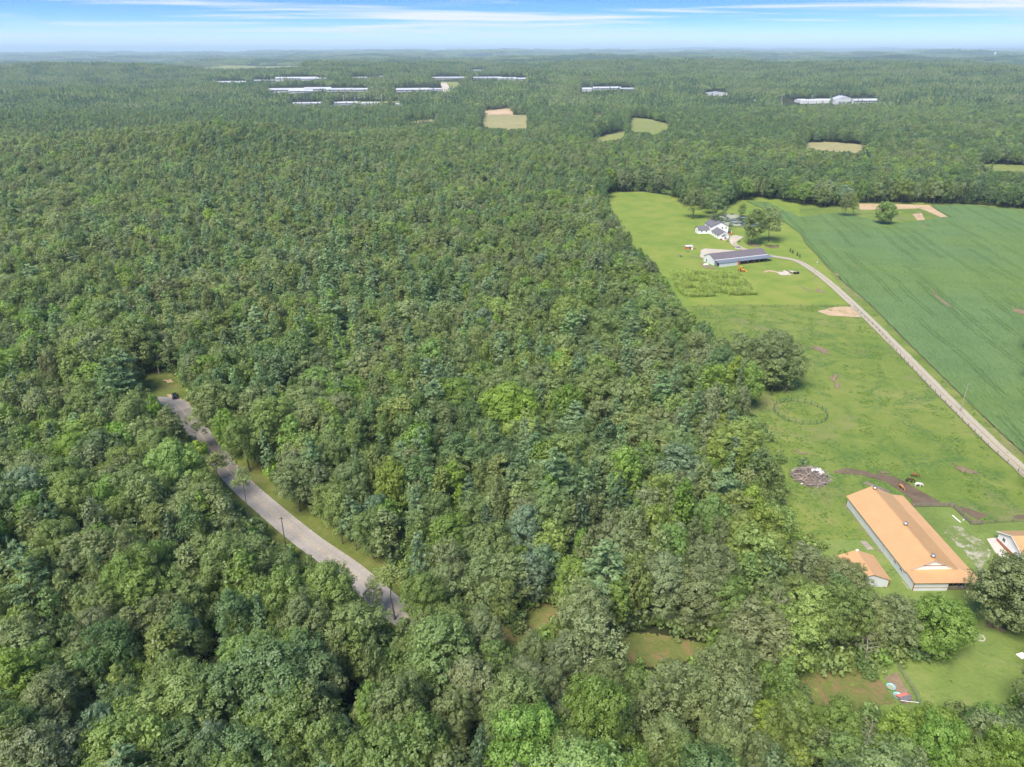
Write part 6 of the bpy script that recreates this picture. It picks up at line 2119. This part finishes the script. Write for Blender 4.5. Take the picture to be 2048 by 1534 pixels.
def tuft(seed, n=26, R=.6, H=.45, leaf=.15):
    r = np.random.default_rng(seed)
    d = sphere_dirs(n, r, 0.0)
    pos = d * np.array([R, R, H]) * r.uniform(.4, 1, (n, 1))
    nr = unit(d * .6 + np.array([0, 0, .7]) + .4 * r.normal(size=(n, 3)))
    v = quads(pos, nr, r.uniform(.7, 1.3, n) * leaf, r.uniform(.5, .9, n) * leaf, r)
    return v, np.repeat(r.uniform(0, 1, n), 4)


tu = []
for i in range(4):
    v, t = tuft(i + 200)
    for c in ('weed', 'weed2'):
        tu.append(mesh_np('weed_tuft', v, np.arange(len(v)).reshape(-1, 4), LEAF[c], tint=t))
a = np.array(PASTURE)
wx = rng.uniform(40, 190, 90000)
wy = rng.uniform(100, 347, 90000)
den = .5 + .5 * wob(wx, wy, 34, .6) * .8 + .35 * wob(wx, wy, 9, 3.1)
near_edge = np.exp(-((wx - (75 + (wy - 120) * .08)) / 14) ** 2)
m = inpoly(wx, wy, PASTURE) & ~inpoly(wx, wy, SOY) & ~near_line(wx, wy, drive_line, 4) & (rng.uniform(size=len(wx)) < np.clip((den - .66) * 2.4, 0, .9) + .3 * near_edge)
m &= ~inpoly(wx, wy, pxpoly([(1690, 1000), (1830, 1000), (1970, 1165), (1960, 1195), (1815, 1195)])) & ~inpoly(wx, wy, LAWN)
m &= ~inpoly(wx, wy, pxpoly([(1665, 940), (1800, 955), (1880, 1010), (1985, 1030), (1960, 1044), (1822, 1012), (1720, 955)]))
yard_ = inpoly(wx, wy, YARD)
m &= ~yard_ | (rng.uniform(size=len(wx)) < .12)
m &= ~((wx > 123) & (wy < 152) & (wy > 138))
wx, wy = wx[m], wy[m]
ws = rng.uniform(.3, 1.0, len(wx))
instancer('pasture_weeds', tu, wx, wy, np.full(len(wx), .04), rng.integers(0, 8, len(wx)), ws, ws * rng.uniform(.5, 1.0, len(wx)), 6)

# shrubs and saplings under the trees and along the road and wood edges
um = []
for i in range(3):
    v, t = crown_broad(300 + i, R=1.7, base=.1, top=3.4, nclump=15, leaf=.3, dens=100)
    for c in ('mid', 'fresh', 'dark', 'olive'):
        um.append(mesh_np('undergrowth_shrub', v, np.arange(len(v)).reshape(-1, 4), LEAF[c], tint=t))
ux, uy = field_pts(60, 430, 3.6, .8, 10)
ex_, ey_ = field_pts(430, 760, 3.4, .8, 10)
ek = ~inpoly(ex_, ey_, PASTURE) & (inpoly(ex_ + 9, ey_, PASTURE) | inpoly(ex_, ey_ - 14, PASTURE) | inpoly(ex_ + 4, ey_ - 7, PASTURE))
ux, uy = np.concatenate([ux, ex_[ek]]), np.concatenate([uy, ey_[ek]])
uz = land(ux, uy)
us = rng.uniform(.6, 1.6, len(ux))
ok = ~blocked(ux, uy, uz, us * 3.0, us * 1.5)
edge_ = near_line(ux, uy, road_line, 15)
ok &= (rng.uniform(size=len(ux)) < .8) | edge_
ok &= ~near_line(ux, uy, road_line, 8)
ok &= ~inpoly(ux, uy, SOY) & ~inpoly(ux, uy, pxpoly([(1690, 1000), (1960, 1000), (2200, 1000), (2200, 1200), (1800, 1195), (1690, 1110)])) & ~((ux > 84) & (uy > 128) & (uy < 500))
ux, uy, us = ux[ok], uy[ok], us[ok]
wx_, wy_ = field_pts(100, 420, 2.6, .8, 10)
q1, q2, _ = PR(wx_, wy_, 0)
ws_ = rng.uniform(1.1, 2.0, len(wx_))
wk = (near_line(wx_, wy_, road_line, 21) & (wx_ > -140)) | inpoly(q1, q2, [(960, 1150), (1130, 1150), (1240, 1215), (1420, 1245), (1560, 1280), (1640, 1320), (1800, 1300), (1800, 1350), (1590, 1350), (1420, 1300), (1230, 1262), (1110, 1216), (960, 1215)])
wk |= inpoly(wx_ + 7, wy_, PASTURE) & ~inpoly(wx_ - 1.5, wy_, PASTURE)
wk &= ~blocked(wx_, wy_, np.zeros(len(wx_)), ws_ * 3.2, ws_ * 1.5) & ~near_line(wx_, wy_, road_line, 9) & (rng.uniform(size=len(wx_)) < .8)
ux, uy, us = np.concatenate([ux, wx_[wk]]), np.concatenate([uy, wy_[wk]]), np.concatenate([us, ws_[wk]])
instancer('undergrowth', um, ux, uy, np.zeros(len(ux)), rng.integers(0, 12, len(ux)), us, us * rng.uniform(.7, 1.2, len(ux)), 7)

# ---------------------------------------------------------------- far sheds, tanks, towers
def far_shed(x, y, z, W, Dp, h, rz, label, kind):
    t = thing('poultry_shed' if kind == 's' else 'farm_building', (x, y, z), label, 'shed' if kind == 's' else 'building', 'long white sheds far off in the forest' if kind == 's' else 'small white buildings far off in the forest', rz)
    hw, rh = h * .58, h
    MB().box(-W / 2, -Dp / 2, -4, W / 2, Dp / 2, hw).build('wall', M['pale_wall'], t)
    if kind in 'gw':
        MB().prism([(-W / 2, -Dp / 2, hw), (W / 2, -Dp / 2, hw), (0, -Dp / 2, rh)], (0, Dp, 0)).build('roof', M['pale_roof'], t)
        for k_ in range(3):
            MB().box(-W * .3 + k_ * W * .25, -Dp / 2 - .15, 0, -W * .3 + k_ * W * .25 + W * .12, -Dp / 2, hw * .55).build('door', M['slate_roof'], t)
    else:
        MB().prism([(-W / 2, -Dp / 2 - .6, hw), (-W / 2, Dp / 2 + .6, hw), (-W / 2, 0, rh)], (W, 0, 0)).build('roof', M['pale_roof'], t)
        if kind == 's':
            MB().box(-W / 2 + 1, -Dp / 2 - .12, hw * .35, W / 2 - 1, -Dp / 2 - .02, hw * .75).build('curtain_opening', M['slate_roof'], t)


NAMES = ['leftmost of the far row of white sheds', 'low thin shed right of the leftmost far shed', 'widest white shed in the far row, left of middle', 'shed right behind the widest far shed', 'short shed right of the widest far shed',
         'white shed alone in the gap of the far row', 'tiny hut at the end of the far shed row', 'leftmost of the middle row of long white sheds', 'second of the middle row of long white sheds', 'front shed overlapping the middle row',
         'third of the middle row of long white sheds', 'fourth of the middle row of long white sheds', 'long white shed left of the pale curving road', 'short white shed touching the pale curving road', 'thin shed above the pale curving road',
         'first of three sheds right of the pale road', 'middle of three sheds right of the pale road', 'last of three sheds right of the pale road', 'leftmost of the near row of low white sheds', 'second of the near row of low white sheds',
         'third of the near row of low white sheds', 'small hut ending the near row of sheds', 'tiny far white shed on the upper slope', 'white house left of a long shed at centre right', 'long shed right of the white house at centre right',
         'low shed tailing the long shed at centre right', 'lone white hall with a gable end at right of centre', 'small hut between the lone hall and the tanks', 'white shed right of the row of tanks', 'large white gabled hall beside a long shed',
         'long white shed right of the large gabled hall', 'tiny roof among trees left of the tanks']
for (a_, b_, t_, f_, k_), nm in zip(SHEDS, NAMES):
    x_, y_, z_ = hit((a_ + b_) / 2, f_)
    dist = math.hypot(x_, y_)
    W = (b_ - a_) / FPX * y_ * 1.03
    hgt = max(4.5, (f_ - t_) / FPX * dist * .92)
    if k_ == 's':
        hgt = min(hgt, 9)
    far_shed(x_, y_ + 7, z_, W / math.cos(RAD(12)), 14 if k_ != 'w' else 30, hgt, RAD(12 if k_ in 'sh' else 4), nm, k_)
x_, y_, z_ = hit(1594, 207)
tg = MB().lathe([(4.2, -2), (4.2, 7), (3.0, 8.6), (.3, 9.4)], 14).mesh('storage_tank', M['pale_wall'], False)
for i in range(13):
    px_i = 1564 + i * 4.9
    xx = (px_i - 1024) / FPX * y_
    o = link('storage_tank', tg, None, (xx * 1.0, y_ + (0 if i < 8 else 6), z_))
    tag(o, f"white cylindrical tank, {ORD[i] if i < 10 else ('eleventh from left', 'twelfth from left', 'rightmost')[i - 10]} in the row beside the far sheds", 'tank', 'row of white storage tanks')
for i, (ppx, ppy, hpx, lb) in enumerate(((1562, 207, 14, 'thin pale mast left of the tank row'), (1622, 207, 13, 'thin pale mast right of the tank row'), (1681, 200, 8, 'thin mast behind the large gabled hall'), (711, 209, 12, 'thin light pole by the near row of sheds'),
                                          (688, 206, 13, 'thin light pole at the second near shed'), (764, 207, 15, 'tall thin light pole over the near shed row'), (806, 207, 11, 'thin light pole at the end of the near shed row'), (885, 165, 10, 'light pole at the top of the pale curving road'))):
    x_, y_, z_ = hit(ppx, ppy)
    h_ = hpx / FPX * math.hypot(x_, y_)
    t = thing('light_mast', (x_, y_, z_), lb, 'mast', 'thin masts among the far sheds')
    MB().tube([(0, 0, -2), (0, 0, h_)], [.45, .3], 6).build('mast', M['pale_wall'], t)
    MB().box(-1.2, -.4, h_ - .4, 1.2, .4, h_ + .3).build('lamp_head', M['pale_wall'], t)
x_, y_, z_ = hit(1988, 116)
wt_ = thing('water_tower', (x_, y_, z_), 'faint white water tower on the far right ridge', 'water tower')
wt_.scale = (.55, .55, .7)
MB().lathe([(9, -10), (5, 6), (4.5, 30), (10, 42), (15, 52), (14, 60), (6, 66), (.5, 68)], 16).build('tower_body', M['white'], wt_, True)
MB().lathe([(15.2, 50), (15.6, 50.5), (15.6, 52), (15.2, 52.5)], 16).build('walkway', M['pale_wall'], wt_)

# ---------------------------------------------------------------- the air
kh = NT('pale_air')
pv = kh.n('ShaderNodeVolumePrincipled')
pv.inputs['Color'].default_value = (.64, .86, 1.0, 1)
pv.inputs['Density'].default_value = 8e-5
pv.inputs['Anisotropy'].default_value = 0.0
kh.l(pv.outputs[0], kh.out.inputs['Volume'])
hm = MB().box(-43500, -4600, -60, 43500, 47000, 330).mesh('haze', kh.m)
hzo = link('haze', hm)
tag(hzo, kind='stuff')
